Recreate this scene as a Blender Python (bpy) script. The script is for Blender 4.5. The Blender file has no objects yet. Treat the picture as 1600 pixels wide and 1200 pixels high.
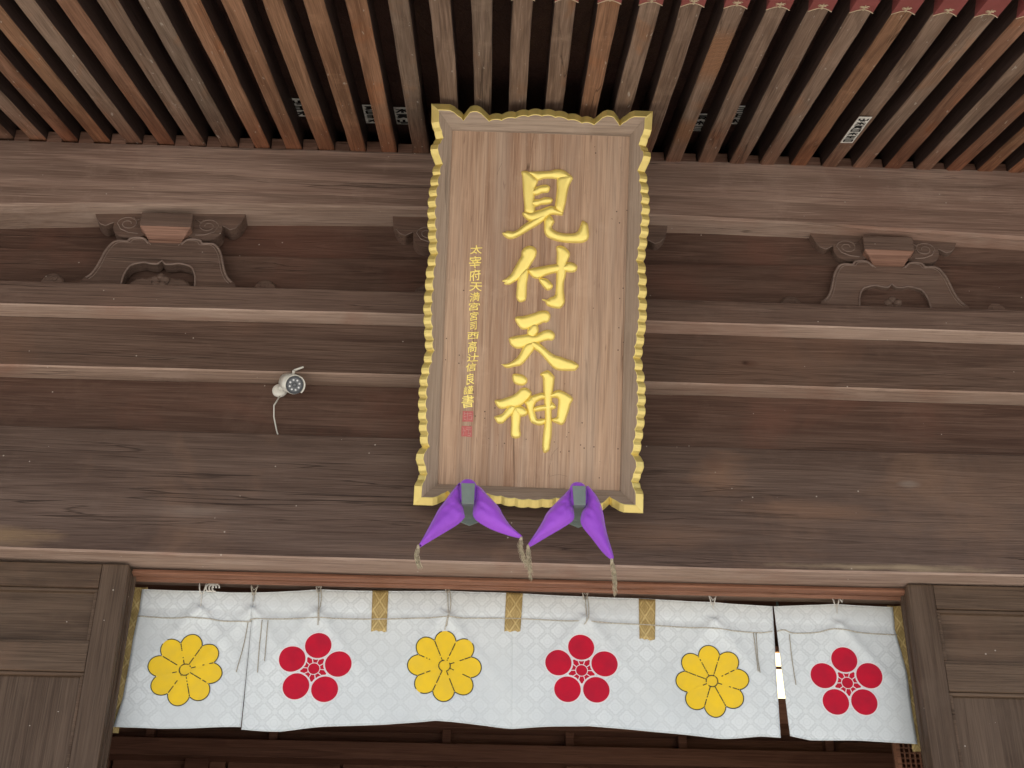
import bpy, bmesh, math, random
import numpy as np
from mathutils import Vector, Matrix
from mathutils.geometry import delaunay_2d_cdt
random.seed(7)
sc = bpy.context.scene
COL = sc.collection
R = math.radians

# ------------------------------------------------------------------ camera, light, exposure
cd = bpy.data.cameras.new('camera')
cam = bpy.data.objects.new('camera', cd)
COL.objects.link(cam)
cd.sensor_fit = 'HORIZONTAL'
cd.sensor_width = 36.0
cd.lens = 36.0 * 2250.0 / 1600.0
cd.clip_start = 0.05
cd.clip_end = 2000
th, ps, ro = R(31.0), R(2.1), R(0.6)
fw = Vector((math.sin(ps)*math.cos(th), math.cos(ps)*math.cos(th), math.sin(th)))
rt = Vector((math.cos(ps), -math.sin(ps), 0.0))
up = rt.cross(fw)
cr = math.cos(ro)*rt + math.sin(ro)*up
cu = -math.sin(ro)*rt + math.cos(ro)*up
m = Matrix((cr, cu, -fw)).transposed().to_4x4()
m.translation = Vector((0.0, -5.0, 1.6))
cam.matrix_world = m
sc.camera = cam

SUN_EL, SUN_AZ = R(52), R(-150)        # azimuth measured from +Y towards +X: the sun stands behind the viewer's left
w = bpy.data.worlds.new('World'); sc.world = w; w.use_nodes = True
nt = w.node_tree
bg = nt.nodes['Background']
sky = nt.nodes.new('ShaderNodeTexSky')
sky.sky_type = 'NISHITA'; sky.sun_disc = False
sky.sun_elevation = SUN_EL; sky.sun_rotation = SUN_AZ
sky.air_density = 1.0; sky.dust_density = 2.0
bg.inputs['Strength'].default_value = 0.095
nt.links.new(sky.outputs['Color'], bg.inputs['Color'])
sd = bpy.data.lights.new('sun', 'SUN'); sd.energy = 5.0; sd.angle = R(0.5); sd.color = (1.0, 0.95, 0.88)
sun = bpy.data.objects.new('sun', sd); COL.objects.link(sun)
sdir = Vector((math.cos(SUN_EL)*math.sin(SUN_AZ), math.cos(SUN_EL)*math.cos(SUN_AZ), math.sin(SUN_EL)))
sun.rotation_euler = sdir.to_track_quat('Z', 'Y').to_euler()
sun.location = sdir*30
vs = sc.view_settings
vs.view_transform = 'Standard'; vs.look = 'None'; vs.gamma = 1.0; vs.use_curve_mapping = False
vs.exposure = 1.32
sc.cycles.max_bounces = 8; sc.cycles.diffuse_bounces = 6
sc.cycles.use_denoising = True

# ------------------------------------------------------------------ measured outlines in metres (plaque: across, up; hall: x, z)
A_TOP=[0.005, -0.0, 5.7081]
A_BOT=[0.0054, -0.0127, 5.4056]
B_TOP=[0.0027, -0.0008, 4.9748]
B_BOT=[0.0032, -0.0016, 4.8593]
C_BOT=[0.0019, -0.0009, 4.6187]
E_TOP=[-0.0018, 0.0012, 4.3429]
E_BOT=[-0.0026, 0.0021, 3.8149]
G_TOP=[0.0028, 0.0056, 5.2173]
SIDE=[[-0.432, 1.5593], [-0.4305, 1.5234], [-0.4294, 1.4846], [-0.4236, 1.4639], [-0.4173, 1.4522], [-0.4153, 1.4404], [-0.4104, 1.4256], [-0.4172, 1.415], [-0.4196, 1.403], [-0.4274, 1.3953], [-0.4292, 1.3774], [-0.425, 1.3597], [-0.417, 1.3421], [-0.4088, 1.323], [-0.4149, 1.3121], [-0.418, 1.3012], [-0.4184, 1.2905], [-0.4152, 1.2799], [-0.4211, 1.2687], [-0.424, 1.2576], [-0.4242, 1.2466], [-0.4208, 1.2358], [-0.4261, 1.2248], [-0.4283, 1.214], [-0.4279, 1.2033], [-0.4239, 1.1926], [-0.4288, 1.1817], [-0.4306, 1.1709], [-0.4297, 1.1602], [-0.4253, 1.1496], [-0.4294, 1.1381], [-0.4306, 1.1267], [-0.429, 1.1154], [-0.4239, 1.1042], [-0.4276, 1.0928], [-0.4283, 1.0814], [-0.4263, 1.0702], [-0.4208, 1.059], [-0.4241, 1.0476], [-0.4245, 1.0362], [-0.4222, 1.025], [-0.4164, 1.0139], [-0.4197, 1.0025], [-0.4201, 0.9912], [-0.4178, 0.98], [-0.412, 0.9689], [-0.4181, 0.9568], [-0.4212, 0.9447], [-0.4217, 0.9328], [-0.4186, 0.921], [-0.4239, 0.909], [-0.4262, 0.897], [-0.4259, 0.8851], [-0.422, 0.8734], [-0.4264, 0.8608], [-0.4278, 0.8482], [-0.4266, 0.8358], [-0.4218, 0.8235], [-0.427, 0.8115], [-0.4292, 0.7996], [-0.4287, 0.7877], [-0.4247, 0.7761], [-0.429, 0.7641], [-0.4302, 0.7522], [-0.4289, 0.7405], [-0.4239, 0.7288], [-0.4272, 0.7164], [-0.4276, 0.7041], [-0.4252, 0.6919], [-0.4194, 0.6799], [-0.4227, 0.6679], [-0.423, 0.6559], [-0.4207, 0.6441], [-0.4149, 0.6325], [-0.4183, 0.622], [-0.4187, 0.6116], [-0.4165, 0.6013], [-0.4107, 0.5911], [-0.4168, 0.5794], [-0.4199, 0.5678], [-0.4204, 0.5563], [-0.4173, 0.5449], [-0.4237, 0.5334], [-0.4271, 0.522], [-0.4279, 0.5107], [-0.4251, 0.4996], [-0.4303, 0.4878], [-0.4325, 0.4762], [-0.432, 0.4646], [-0.428, 0.4532], [-0.4326, 0.4417], [-0.4341, 0.4303], [-0.4331, 0.419], [-0.4285, 0.4078], [-0.4327, 0.396], [-0.434, 0.3843], [-0.4326, 0.3727], [-0.4277, 0.3612], [-0.4311, 0.3495], [-0.4316, 0.3379], [-0.4295, 0.3263], [-0.4238, 0.3149], [-0.4271, 0.3035], [-0.4274, 0.2922], [-0.4252, 0.281], [-0.4194, 0.2699], [-0.4221, 0.2576], [-0.4219, 0.2454], [-0.419, 0.2334], [-0.4127, 0.2214], [-0.4209, 0.2126], [-0.4314, 0.1923], [-0.4334, 0.1724], [-0.4284, 0.1556], [-0.4243, 0.1472], [-0.4216, 0.1303], [-0.4163, 0.1178], [-0.4208, 0.1106], [-0.4238, 0.0949], [-0.4308, 0.0819], [-0.434, 0.0705], [-0.4345, 0.0366], [-0.4349, -0.0014]]
TOPE=[[-0.432, 1.5593], [-0.392, 1.5594], [-0.3591, 1.5593], [-0.3419, 1.5535], [-0.3265, 1.5435], [-0.3145, 1.5378], [-0.3059, 1.5291], [-0.2915, 1.5437], [-0.2795, 1.5549], [-0.2671, 1.5579], [-0.2522, 1.5584], [-0.237, 1.5533], [-0.2216, 1.5423], [-0.2049, 1.5301], [-0.1929, 1.5348], [-0.1809, 1.5371], [-0.1687, 1.5369], [-0.1564, 1.5343], [-0.1431, 1.5401], [-0.1297, 1.5434], [-0.1162, 1.5442], [-0.1026, 1.5426], [-0.0901, 1.5479], [-0.0776, 1.5507], [-0.0649, 1.5511], [-0.0522, 1.549], [-0.0392, 1.5533], [-0.0262, 1.5551], [-0.0131, 1.5544], [0.0001, 1.5514]]
KANJI=[[[[-0.0711, 1.3132], [-0.0596, 1.3181], [-0.0448, 1.3157], [-0.0208, 1.2971], [-0.0071, 1.2811], [-0.0123, 1.2615], [-0.0161, 1.2464], [-0.0177, 1.2076], [-0.0132, 1.1602], [-0.0214, 1.145], [-0.0508, 1.1529], [-0.0548, 1.1825], [-0.0608, 1.23], [-0.0644, 1.2716], [-0.0671, 1.2984]], [[-0.0477, 1.3126], [-0.0185, 1.3166], [0.0165, 1.3187], [0.0427, 1.3217], [0.063, 1.3284], [0.0835, 1.3283], [0.1042, 1.3194], [0.1268, 1.2993], [0.1228, 1.2887], [0.0701, 1.2907], [0.0466, 1.2926], [0.0174, 1.2909], [-0.0086, 1.2831], [-0.0297, 1.2997]], [[0.0701, 1.2907], [0.0901, 1.304], [0.1163, 1.3079], [0.1277, 1.2993], [0.1257, 1.2873], [0.1162, 1.266], [0.1098, 1.236], [0.1051, 1.2], [0.0975, 1.1641], [0.0935, 1.155], [0.0772, 1.1604], [0.0651, 1.1748], [0.067, 1.2047], [0.07, 1.2495]], [[-0.0304, 1.2355], [-0.0135, 1.254], [0.0067, 1.2622], [0.0285, 1.2653], [0.0405, 1.2574], [0.0408, 1.2485], [0.0339, 1.2363], [0.0106, 1.2325], [-0.0095, 1.2228], [-0.0272, 1.2282]], [[-0.0275, 1.1954], [-0.0147, 1.2048], [0.0027, 1.2069], [0.0229, 1.215], [0.0434, 1.2143], [0.0529, 1.2071], [0.047, 1.1935], [0.0267, 1.1883], [0.0093, 1.1862], [-0.008, 1.1782], [-0.0256, 1.1835]], [[-0.0618, 1.148], [-0.0509, 1.1558], [-0.0304, 1.1521], [-0.0103, 1.1603], [0.0099, 1.1669], [0.0329, 1.1767], [0.0561, 1.1813], [0.0711, 1.1691], [0.0949, 1.1565], [0.0917, 1.1469], [0.0747, 1.1484], [0.0485, 1.1475], [0.0286, 1.1319], [-0.0001, 1.119], [-0.0351, 1.1207], [-0.0516, 1.132]], [[0.0484, 1.1504], [0.0343, 1.1366], [0.0146, 1.1166], [-0.0025, 1.1041], [-0.0338, 1.0837], [-0.0623, 1.0649], [-0.0909, 1.0491], [-0.1112, 1.0469], [-0.1275, 1.0552], [-0.1367, 1.0682], [-0.1252, 1.0716], [-0.1151, 1.0764], [-0.0976, 1.074], [-0.0803, 1.0806], [-0.0577, 1.1006], [-0.0322, 1.1194], [-0.0065, 1.1366], [0.0222, 1.1495]], [[0.0259, 1.1259], [0.0371, 1.1411], [0.0457, 1.1444], [0.0624, 1.1227], [0.0585, 1.1107], [0.0544, 1.1002], [0.0562, 1.0913], [0.0711, 1.0815], [0.0975, 1.075], [0.1266, 1.0745], [0.1469, 1.0782], [0.1582, 1.0875], [0.1664, 1.1071], [0.173, 1.1266], [0.1878, 1.1197], [0.1939, 1.111], [0.1976, 1.0845], [0.1983, 1.0638], [0.1914, 1.0502], [0.1742, 1.0416], [0.1423, 1.0396], [0.1074, 1.0398], [0.0752, 1.0446], [0.0516, 1.0526], [0.0338, 1.0639], [0.0258, 1.0843], [0.025, 1.108]]], [[[-0.0586, 0.9951], [-0.0528, 1.008], [-0.0407, 1.0173], [-0.0258, 1.0204], [-0.012, 1.0158], [-0.0034, 1.0047], [-0.0024, 0.992], [-0.008, 0.9741], [-0.0209, 0.9509], [-0.0327, 0.9303], [-0.0493, 0.907], [-0.0685, 0.8886], [-0.0879, 0.8753], [-0.105, 0.8659], [-0.1225, 0.8678], [-0.1177, 0.8743], [-0.1303, 0.8789], [-0.1158, 0.8882], [-0.0966, 0.9078], [-0.085, 0.9309], [-0.071, 0.9592], [-0.0593, 0.9799]], [[-0.0619, 0.9116], [-0.034, 0.9328], [-0.0317, 0.9025], [-0.0356, 0.8721], [-0.0358, 0.8419], [-0.0362, 0.8167], [-0.0407, 0.8052], [-0.0579, 0.7988], [-0.068, 0.8055], [-0.0736, 0.8229], [-0.0723, 0.8557], [-0.0697, 0.886]], [[-0.03, 0.9253], [-0.0104, 0.9336], [0.0168, 0.9396], [0.0489, 0.9471], [0.0786, 0.9519], [0.1084, 0.953], [0.1231, 0.9606], [0.1406, 0.9592], [0.1533, 0.9508], [0.1573, 0.9421], [0.1539, 0.9306], [0.1442, 0.9239], [0.1243, 0.9232], [0.1143, 0.9254], [0.092, 0.9221], [0.0673, 0.9174], [0.0451, 0.9103], [0.028, 0.9021], [0.0158, 0.8954], [0.0009, 0.8936], [-0.0142, 0.8994], [-0.0258, 0.9128]], [[0.0752, 1.0189], [0.0887, 1.0252], [0.1037, 1.0216], [0.1165, 1.0127], [0.1256, 1.0004], [0.1272, 0.9903], [0.1215, 0.9711], [0.1158, 0.9558], [0.1152, 0.9355], [0.1136, 0.9077], [0.1082, 0.8823], [0.108, 0.852], [0.1112, 0.827], [0.1132, 0.8044], [0.1063, 0.7891], [0.0954, 0.7799], [0.0743, 0.7809], [0.0543, 0.786], [0.0441, 0.7932], [0.0387, 0.8043], [0.0261, 0.8114], [0.046, 0.8108], [0.0556, 0.8187], [0.0752, 0.8282], [0.0793, 0.8561], [0.0793, 0.8913], [0.0794, 0.9267], [0.0782, 0.9645], [0.0784, 0.9974]], [[0.011, 0.8889], [0.0208, 0.8943], [0.0382, 0.8937], [0.0509, 0.8853], [0.0639, 0.8706], [0.063, 0.8593], [0.0546, 0.8514], [0.0434, 0.8497], [0.0319, 0.8594], [0.0216, 0.8716]]], [[[-0.0754, 0.7325], [-0.067, 0.7403], [-0.0484, 0.7422], [-0.0263, 0.748], [-0.0018, 0.7564], [0.0202, 0.7655], [0.045, 0.7668], [0.0564, 0.7572], [0.0593, 0.7448], [0.0537, 0.7283], [0.044, 0.7229], [0.0341, 0.7226], [0.0122, 0.7105], [-0.0123, 0.7009], [-0.0368, 0.6925], [-0.0517, 0.6957], [-0.0633, 0.7078], [-0.0712, 0.7201]], [[-0.0949, 0.6554], [-0.0729, 0.6637], [-0.0483, 0.6683], [-0.0237, 0.673], [0.0036, 0.6702], [0.0231, 0.6809], [0.0377, 0.6889], [0.0549, 0.6925], [0.0699, 0.6875], [0.079, 0.6754], [0.077, 0.6603], [0.0686, 0.6537], [0.0537, 0.6545], [0.0341, 0.6488], [0.0145, 0.6418], [-0.0148, 0.632], [-0.0368, 0.6238], [-0.0564, 0.6176], [-0.0738, 0.6199], [-0.0891, 0.6319], [-0.094, 0.6442]], [[-0.0126, 0.7096], [-0.0016, 0.7155], [0.0096, 0.7117], [0.0151, 0.6981], [0.0143, 0.6831], [0.0037, 0.6677], [-0.006, 0.6623], [-0.0185, 0.6669], [-0.0263, 0.6766], [-0.0244, 0.6917]], [[-0.0346, 0.6313], [-0.0177, 0.6419], [-0.0004, 0.6425], [0.0017, 0.6177], [-0.0112, 0.5972], [-0.0277, 0.5742], [-0.0467, 0.5536], [-0.0687, 0.5478], [-0.0932, 0.5408], [-0.1081, 0.5427], [-0.1183, 0.5523], [-0.1232, 0.5509], [-0.0962, 0.5556], [-0.0769, 0.5675], [-0.0601, 0.583], [-0.0485, 0.6034]], [[-0.0129, 0.6483], [0.0145, 0.6431], [0.0347, 0.6288], [0.0551, 0.6121], [0.0804, 0.5955], [0.1053, 0.5889], [0.1303, 0.5799], [0.1527, 0.5744], [0.1741, 0.5603], [0.1708, 0.5489], [0.1612, 0.5399], [0.1317, 0.5376], [0.1045, 0.5379], [0.0846, 0.5434], [0.0668, 0.5577], [0.0514, 0.5745], [0.036, 0.5914], [0.0207, 0.6059], [0.0017, 0.6177], [-0.0099, 0.6322]]], [[[-0.0769, 0.5111], [-0.0685, 0.5172], [-0.0454, 0.5151], [-0.0307, 0.5084], [-0.0217, 0.4971], [-0.0227, 0.4855], [-0.0325, 0.4765], [-0.0439, 0.4746], [-0.0613, 0.4783], [-0.0732, 0.488]], [[-0.1409, 0.4119], [-0.1195, 0.4155], [-0.0967, 0.4236], [-0.0713, 0.4346], [-0.0545, 0.4482], [-0.0406, 0.4617], [-0.0234, 0.4638], [-0.0102, 0.4556], [-0.0026, 0.4428], [-0.0106, 0.4266], [-0.0245, 0.4117], [-0.0412, 0.3967], [-0.0639, 0.3886], [-0.0869, 0.3893], [-0.1039, 0.3829], [-0.1211, 0.3823], [-0.1344, 0.3933]], [[-0.0813, 0.3952], [-0.0611, 0.3902], [-0.0716, 0.3639], [-0.0883, 0.3489], [-0.102, 0.3325], [-0.1104, 0.3256], [-0.1276, 0.3258], [-0.1382, 0.3413], [-0.1399, 0.3484], [-0.1201, 0.3564], [-0.1089, 0.3625], [-0.0979, 0.3773]], [[-0.0746, 0.3666], [-0.0611, 0.3902], [-0.043, 0.3678], [-0.0426, 0.339], [-0.0438, 0.3101], [-0.0396, 0.2873], [-0.0426, 0.2743], [-0.0567, 0.2695], [-0.0698, 0.2733], [-0.0751, 0.286], [-0.0743, 0.3206]], [[-0.0611, 0.3902], [-0.0382, 0.3924], [-0.0235, 0.3843], [-0.0144, 0.3717], [-0.0198, 0.3599], [-0.0311, 0.3552], [-0.0455, 0.3561], [-0.0604, 0.3729]], [[-0.0258, 0.4088], [-0.0133, 0.4208], [-0.0022, 0.4327], [0.0156, 0.416], [0.0105, 0.3985], [0.0096, 0.3812], [0.0161, 0.3612], [0.0238, 0.3442], [0.0467, 0.3479], [0.0583, 0.3426], [0.053, 0.3309], [0.036, 0.3231], [0.0158, 0.3267], [-0.0002, 0.3347], [-0.0081, 0.3546], [-0.0146, 0.3774], [-0.0211, 0.3974]], [[-0.0036, 0.4312], [0.0205, 0.4422], [0.0404, 0.4472], [0.0551, 0.4377], [0.0806, 0.4501], [0.0947, 0.4593], [0.1119, 0.4585], [0.1353, 0.4477], [0.1529, 0.4354], [0.1567, 0.424], [0.148, 0.4092], [0.143, 0.386], [0.1352, 0.3597], [0.1274, 0.3364], [0.1162, 0.3274], [0.1017, 0.3326], [0.0842, 0.3392], [0.081, 0.3492], [0.0981, 0.3555], [0.1014, 0.3845], [0.1033, 0.4163], [0.1, 0.4291], [0.0812, 0.4314], [0.0555, 0.4261], [0.0327, 0.421], [0.0102, 0.4072], [-0.0014, 0.4096]], [[0.0053, 0.3825], [0.0192, 0.3945], [0.0449, 0.3997], [0.0678, 0.4035], [0.0775, 0.4125], [0.0924, 0.3957], [0.0855, 0.3882], [0.0684, 0.3833], [0.0455, 0.381], [0.017, 0.3757]], [[0.0294, 0.5192], [0.0434, 0.5299], [0.0605, 0.534], [0.0814, 0.5138], [0.0832, 0.5023], [0.0813, 0.4733], [0.0778, 0.4471], [0.076, 0.4153], [0.076, 0.372], [0.0788, 0.3289], [0.0788, 0.2858], [0.0755, 0.257], [0.0721, 0.2296], [0.0553, 0.2175], [0.0491, 0.2331], [0.0481, 0.2617], [0.0498, 0.2963], [0.053, 0.3309], [0.053, 0.3712], [0.0487, 0.4143], [0.0447, 0.4488], [0.042, 0.4864], [0.0399, 0.5066]]]]
SMALL=[('太', -0.237, 0.9989, 0.0464, 0.0342), ('宰', -0.2388, 0.9495, 0.0464, 0.0464), ('府', -0.238, 0.8977, 0.0439, 0.0439), ('天', -0.2325, 0.8525, 0.0488, 0.0342), ('満', -0.2359, 0.8121, 0.039, 0.0342), ('宮', -0.237, 0.7744, 0.0415, 0.0305), ('宮', -0.2355, 0.7368, 0.0317, 0.0342), ('司', -0.2365, 0.6979, 0.0268, 0.0317), ('西', -0.2362, 0.6604, 0.0439, 0.0268), ('高', -0.237, 0.6166, 0.0342, 0.0439), ('辻', -0.2329, 0.5756, 0.0439, 0.0317), ('信', -0.2389, 0.538, 0.039, 0.0317), ('良', -0.2395, 0.492, 0.0317, 0.0439), ('謹', -0.2452, 0.4484, 0.0366, 0.0317), ('書', -0.246, 0.405, 0.0464, 0.0488)]
SEALS=[[-0.2437, 0.347], [-0.2456, 0.2889]]
CUSH=[[[[-0.0142, 4.0478], [-0.0244, 4.0375], [-0.0458, 4.0069], [-0.0683, 3.9699], [-0.088, 3.9397], [-0.1043, 3.9034], [-0.1233, 3.8607], [-0.142, 3.8185], [-0.1568, 3.7878], [-0.1537, 3.7831], [-0.1212, 3.8063], [-0.0642, 3.8463], [-0.0184, 3.8799], [0.0044, 3.9065], [0.0041, 3.9196], [-0.0027, 3.9521], [-0.0092, 3.9716], [-0.0101, 4.008]], [[0.0427, 4.0395], [0.0637, 4.0301], [0.0881, 4.001], [0.1123, 3.9752], [0.1334, 3.9495], [0.1456, 3.9237], [0.1696, 3.8854], [0.1963, 3.857], [0.217, 3.8383], [0.2141, 3.8302], [0.1701, 3.8402], [0.1112, 3.861], [0.0667, 3.8856], [0.0426, 3.9077], [0.0377, 3.9303], [0.04, 3.9599], [0.0404, 4.0095]]], [[[0.4016, 4.0364], [0.3748, 4.0102], [0.3405, 3.9715], [0.3102, 3.9331], [0.2951, 3.8996], [0.2727, 3.858], [0.2505, 3.8207], [0.2394, 3.8002], [0.2468, 3.7963], [0.3099, 3.8386], [0.3735, 3.8814], [0.4075, 3.9112], [0.408, 3.9485], [0.4028, 3.9817]], [[0.4587, 4.0487], [0.4811, 4.0303], [0.5031, 3.9931], [0.517, 3.9434], [0.5234, 3.8939], [0.5333, 3.8409], [0.5468, 3.7886], [0.5516, 3.7606], [0.5422, 3.7563], [0.5133, 3.7836], [0.4772, 3.8353], [0.4445, 3.8793], [0.4356, 3.9078], [0.4417, 3.9412], [0.4574, 3.975]]]]
BRK=[{'top': [[-0.0096, 4.0249], [0.0416, 4.0264]], 'fold': [[-0.0058, 3.9405], [0.0396, 3.9419]], 'end': [[0.006, 3.9948], [0.0366, 3.9957]], 'plate': [[-0.0072, 3.9816], [0.0252, 3.9673], [0.0631, 3.9836]]}, {'top': [[0.4021, 4.0267], [0.4518, 4.0282]], 'fold': [[0.4067, 3.9476], [0.4505, 3.9489]], 'end': [[0.4247, 3.9979], [0.4539, 3.9987]], 'plate': [[0.4061, 3.9859], [0.4428, 3.9708], [0.4625, 3.9876]]}]
TASS=[[[-0.1588, 3.788], [-0.1653, 3.7499], [-0.1568, 3.7149], [-0.1493, 3.7001]], [[0.2154, 3.8318], [0.2126, 3.7934], [0.2221, 3.7556], [0.2339, 3.7181]], [[0.2406, 3.7993], [0.2407, 3.7612], [0.2455, 3.7184], [0.2502, 3.6761]], [[0.5461, 3.7545], [0.552, 3.7143], [0.5554, 3.6694], [0.5542, 3.6248]]]
N_TOP=[[[-1.2336, 3.7789], [-0.9915, 3.7747], [-0.8012, 3.7745]], [[-0.8012, 3.7745], [-0.5476, 3.7946], [-0.3236, 3.7952], [-0.0494, 3.8025], [0.2011, 3.8011], [0.4772, 3.7923], [0.7289, 3.7909], [0.9882, 3.7816], [1.2251, 3.7717]], [[1.2301, 3.7718], [1.3601, 3.7806], [1.4749, 3.7863], [1.7032, 3.7815]]]
N_BOT=[[[-1.2597, 3.2317], [-1.0912, 3.2307], [-0.7974, 3.2468]], [[-0.7941, 3.2373], [-0.6551, 3.2355], [-0.5053, 3.2485], [-0.2697, 3.2635], [-0.0805, 3.2847], [0.1104, 3.2744], [0.2059, 3.2644], [0.2679, 3.2658], [0.4928, 3.2756], [0.8277, 3.2539], [0.9953, 3.2454], [1.1352, 3.2509], [1.2093, 3.2452]], [[1.2462, 3.2534], [1.3221, 3.2404], [1.5009, 3.2419], [1.7276, 3.2371]]]
N_LEFT=[[-1.2336, 3.7789], [-1.2332, 3.6891], [-1.2385, 3.5723], [-1.2382, 3.4707], [-1.2415, 3.3463], [-1.2597, 3.2317]]
N_RIGHT=[[1.7032, 3.7815], [1.7009, 3.6854], [1.7118, 3.6147], [1.7263, 3.5168], [1.7241, 3.39], [1.7276, 3.2371]]
CORD=[[[-1.2351, 3.6681], [-1.1247, 3.6631], [-1.0149, 3.6633], [-0.9041, 3.6557], [-0.8063, 3.6556], [-0.783, 3.6667], [-0.5384, 3.6756], [-0.317, 3.6787], [-0.0458, 3.6909], [0.202, 3.6973], [0.4506, 3.6879], [0.7246, 3.6817], [0.949, 3.6742], [1.1481, 3.6609], [1.2138, 3.6678]], [[1.2338, 3.6683], [1.2619, 3.6743], [1.2985, 3.662], [1.3867, 3.6669], [1.4558, 3.6792], [1.5754, 3.669], [1.7061, 3.6671]]]
THREADS=[[[-0.8112, 3.6555], [-0.8205, 3.5571], [-0.8362, 3.4552]], [[-0.758, 3.6621], [-0.76, 3.5586], [-0.7572, 3.4571]], [[-0.736, 3.6627], [-0.7359, 3.5849], [-0.7352, 3.5031]], [[1.1406, 3.6607], [1.1442, 3.5799], [1.1455, 3.5028]], [[1.1506, 3.6609], [1.1496, 3.5542], [1.1526, 3.4979]], [[1.2804, 3.6563], [1.2813, 3.5574], [1.2865, 3.4528]]]
TIES=[[[-1.001, 3.7718], [-0.9983, 3.7083]], [[-0.8014, 3.7771], [-0.7999, 3.7373]], [[-0.5525, 3.7945], [-0.5435, 3.6467]], [[-0.052, 3.8078], [-0.0463, 3.7067], [-0.0565, 3.6409]], [[0.4873, 3.7926], [0.4906, 3.6942], [0.4803, 3.6728]], [[0.9882, 3.7816], [0.9891, 3.7548]], [[1.4774, 3.7864], [1.4756, 3.7461]]]
TABS=[[[-0.3437, 3.7973], [-0.2815, 3.799], [-0.3388, 3.6311], [-0.2799, 3.63]], [[0.1785, 3.8032], [0.2437, 3.8022], [0.1728, 3.6441], [0.2346, 3.643]], [[0.6986, 3.7901], [0.7641, 3.7891], [0.695, 3.6233], [0.7544, 3.6196]]]
CREST=[('y', -1.0271, 3.4582), ('r', -0.5456, 3.4736), ('y', -0.053, 3.4968), ('r', 0.4687, 3.4904), ('y', 0.9683, 3.4655), ('r', 1.486, 3.4651)]

# ------------------------------------------------------------------ node helpers / materials
class NT:
    def __init__(s, name):
        s.m = bpy.data.materials.new(name); s.m.use_nodes = True
        s.t = s.m.node_tree; s.b = s.t.nodes['Principled BSDF']
    def n(s, typ, **kw):
        nd = s.t.nodes.new(typ)
        for k, v in kw.items(): setattr(nd, k, v)
        return nd
    def l(s, a, b): s.t.links.new(a, b)
    def math(s, op, a, b=None, clamp=False):
        nd = s.n('ShaderNodeMath', operation=op); nd.use_clamp = clamp
        for i, v in enumerate((a, b)):
            if v is None: continue
            if isinstance(v, (int, float)): nd.inputs[i].default_value = v
            else: s.l(v, nd.inputs[i])
        return nd.outputs[0]
    def mix(s, f, a, b, mode='MIX'):
        nd = s.n('ShaderNodeMix', data_type='RGBA', blend_type=mode)
        for sock, v in ((nd.inputs[0], f), (nd.inputs[6], a), (nd.inputs[7], b)):
            if isinstance(v, (int, float)): sock.default_value = v
            elif isinstance(v, (tuple, list)): sock.default_value = (*v, 1.0) if len(v) == 3 else v
            else: s.l(v, sock)
        return nd.outputs[2]
    def ramp(s, f, stops):
        nd = s.n('ShaderNodeValToRGB')
        e = nd.color_ramp.elements
        while len(e) < len(stops): e.new(0.5)
        for el, (p, c) in zip(e, stops):
            el.position = p; el.color = (c, c, c, 1) if isinstance(c, (int, float)) else (*c, 1)
        s.l(f, nd.inputs[0]); return nd.outputs[0]
    def noise(s, vec, scale, detail=4, rough=.55, dist=0.0):
        nd = s.n('ShaderNodeTexNoise')
        nd.inputs['Scale'].default_value = scale; nd.inputs['Detail'].default_value = detail
        nd.inputs['Roughness'].default_value = rough; nd.inputs['Distortion'].default_value = dist
        s.l(vec, nd.inputs['Vector']); return nd.outputs[0]
    def bump(s, h, strength, dist=.01):
        nd = s.n('ShaderNodeBump'); nd.inputs['Strength'].default_value = strength; nd.inputs['Distance'].default_value = dist
        s.l(h, nd.inputs['Height']); s.l(nd.outputs[0], s.b.inputs['Normal'])
    def coords(s, seed=0.0):
        tc = s.n('ShaderNodeTexCoord'); oi = s.n('ShaderNodeObjectInfo')
        off = s.n('ShaderNodeVectorMath', operation='SCALE'); off.inputs[0].default_value = (37.0, 53.0, 71.0)
        s.l(s.math('ADD', oi.outputs['Random'], seed), off.inputs['Scale'])
        ad = s.n('ShaderNodeVectorMath', operation='ADD')
        s.l(tc.outputs['Object'], ad.inputs[0]); s.l(off.outputs[0], ad.inputs[1])
        return ad.outputs[0], tc.outputs['Object'], oi.outputs['Random']
    def scaled(s, v, sx, sy, sz):
        nd = s.n('ShaderNodeVectorMath', operation='MULTIPLY'); nd.inputs[1].default_value = (sx, sy, sz)
        s.l(v, nd.inputs[0]); return nd.outputs[0]

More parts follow.
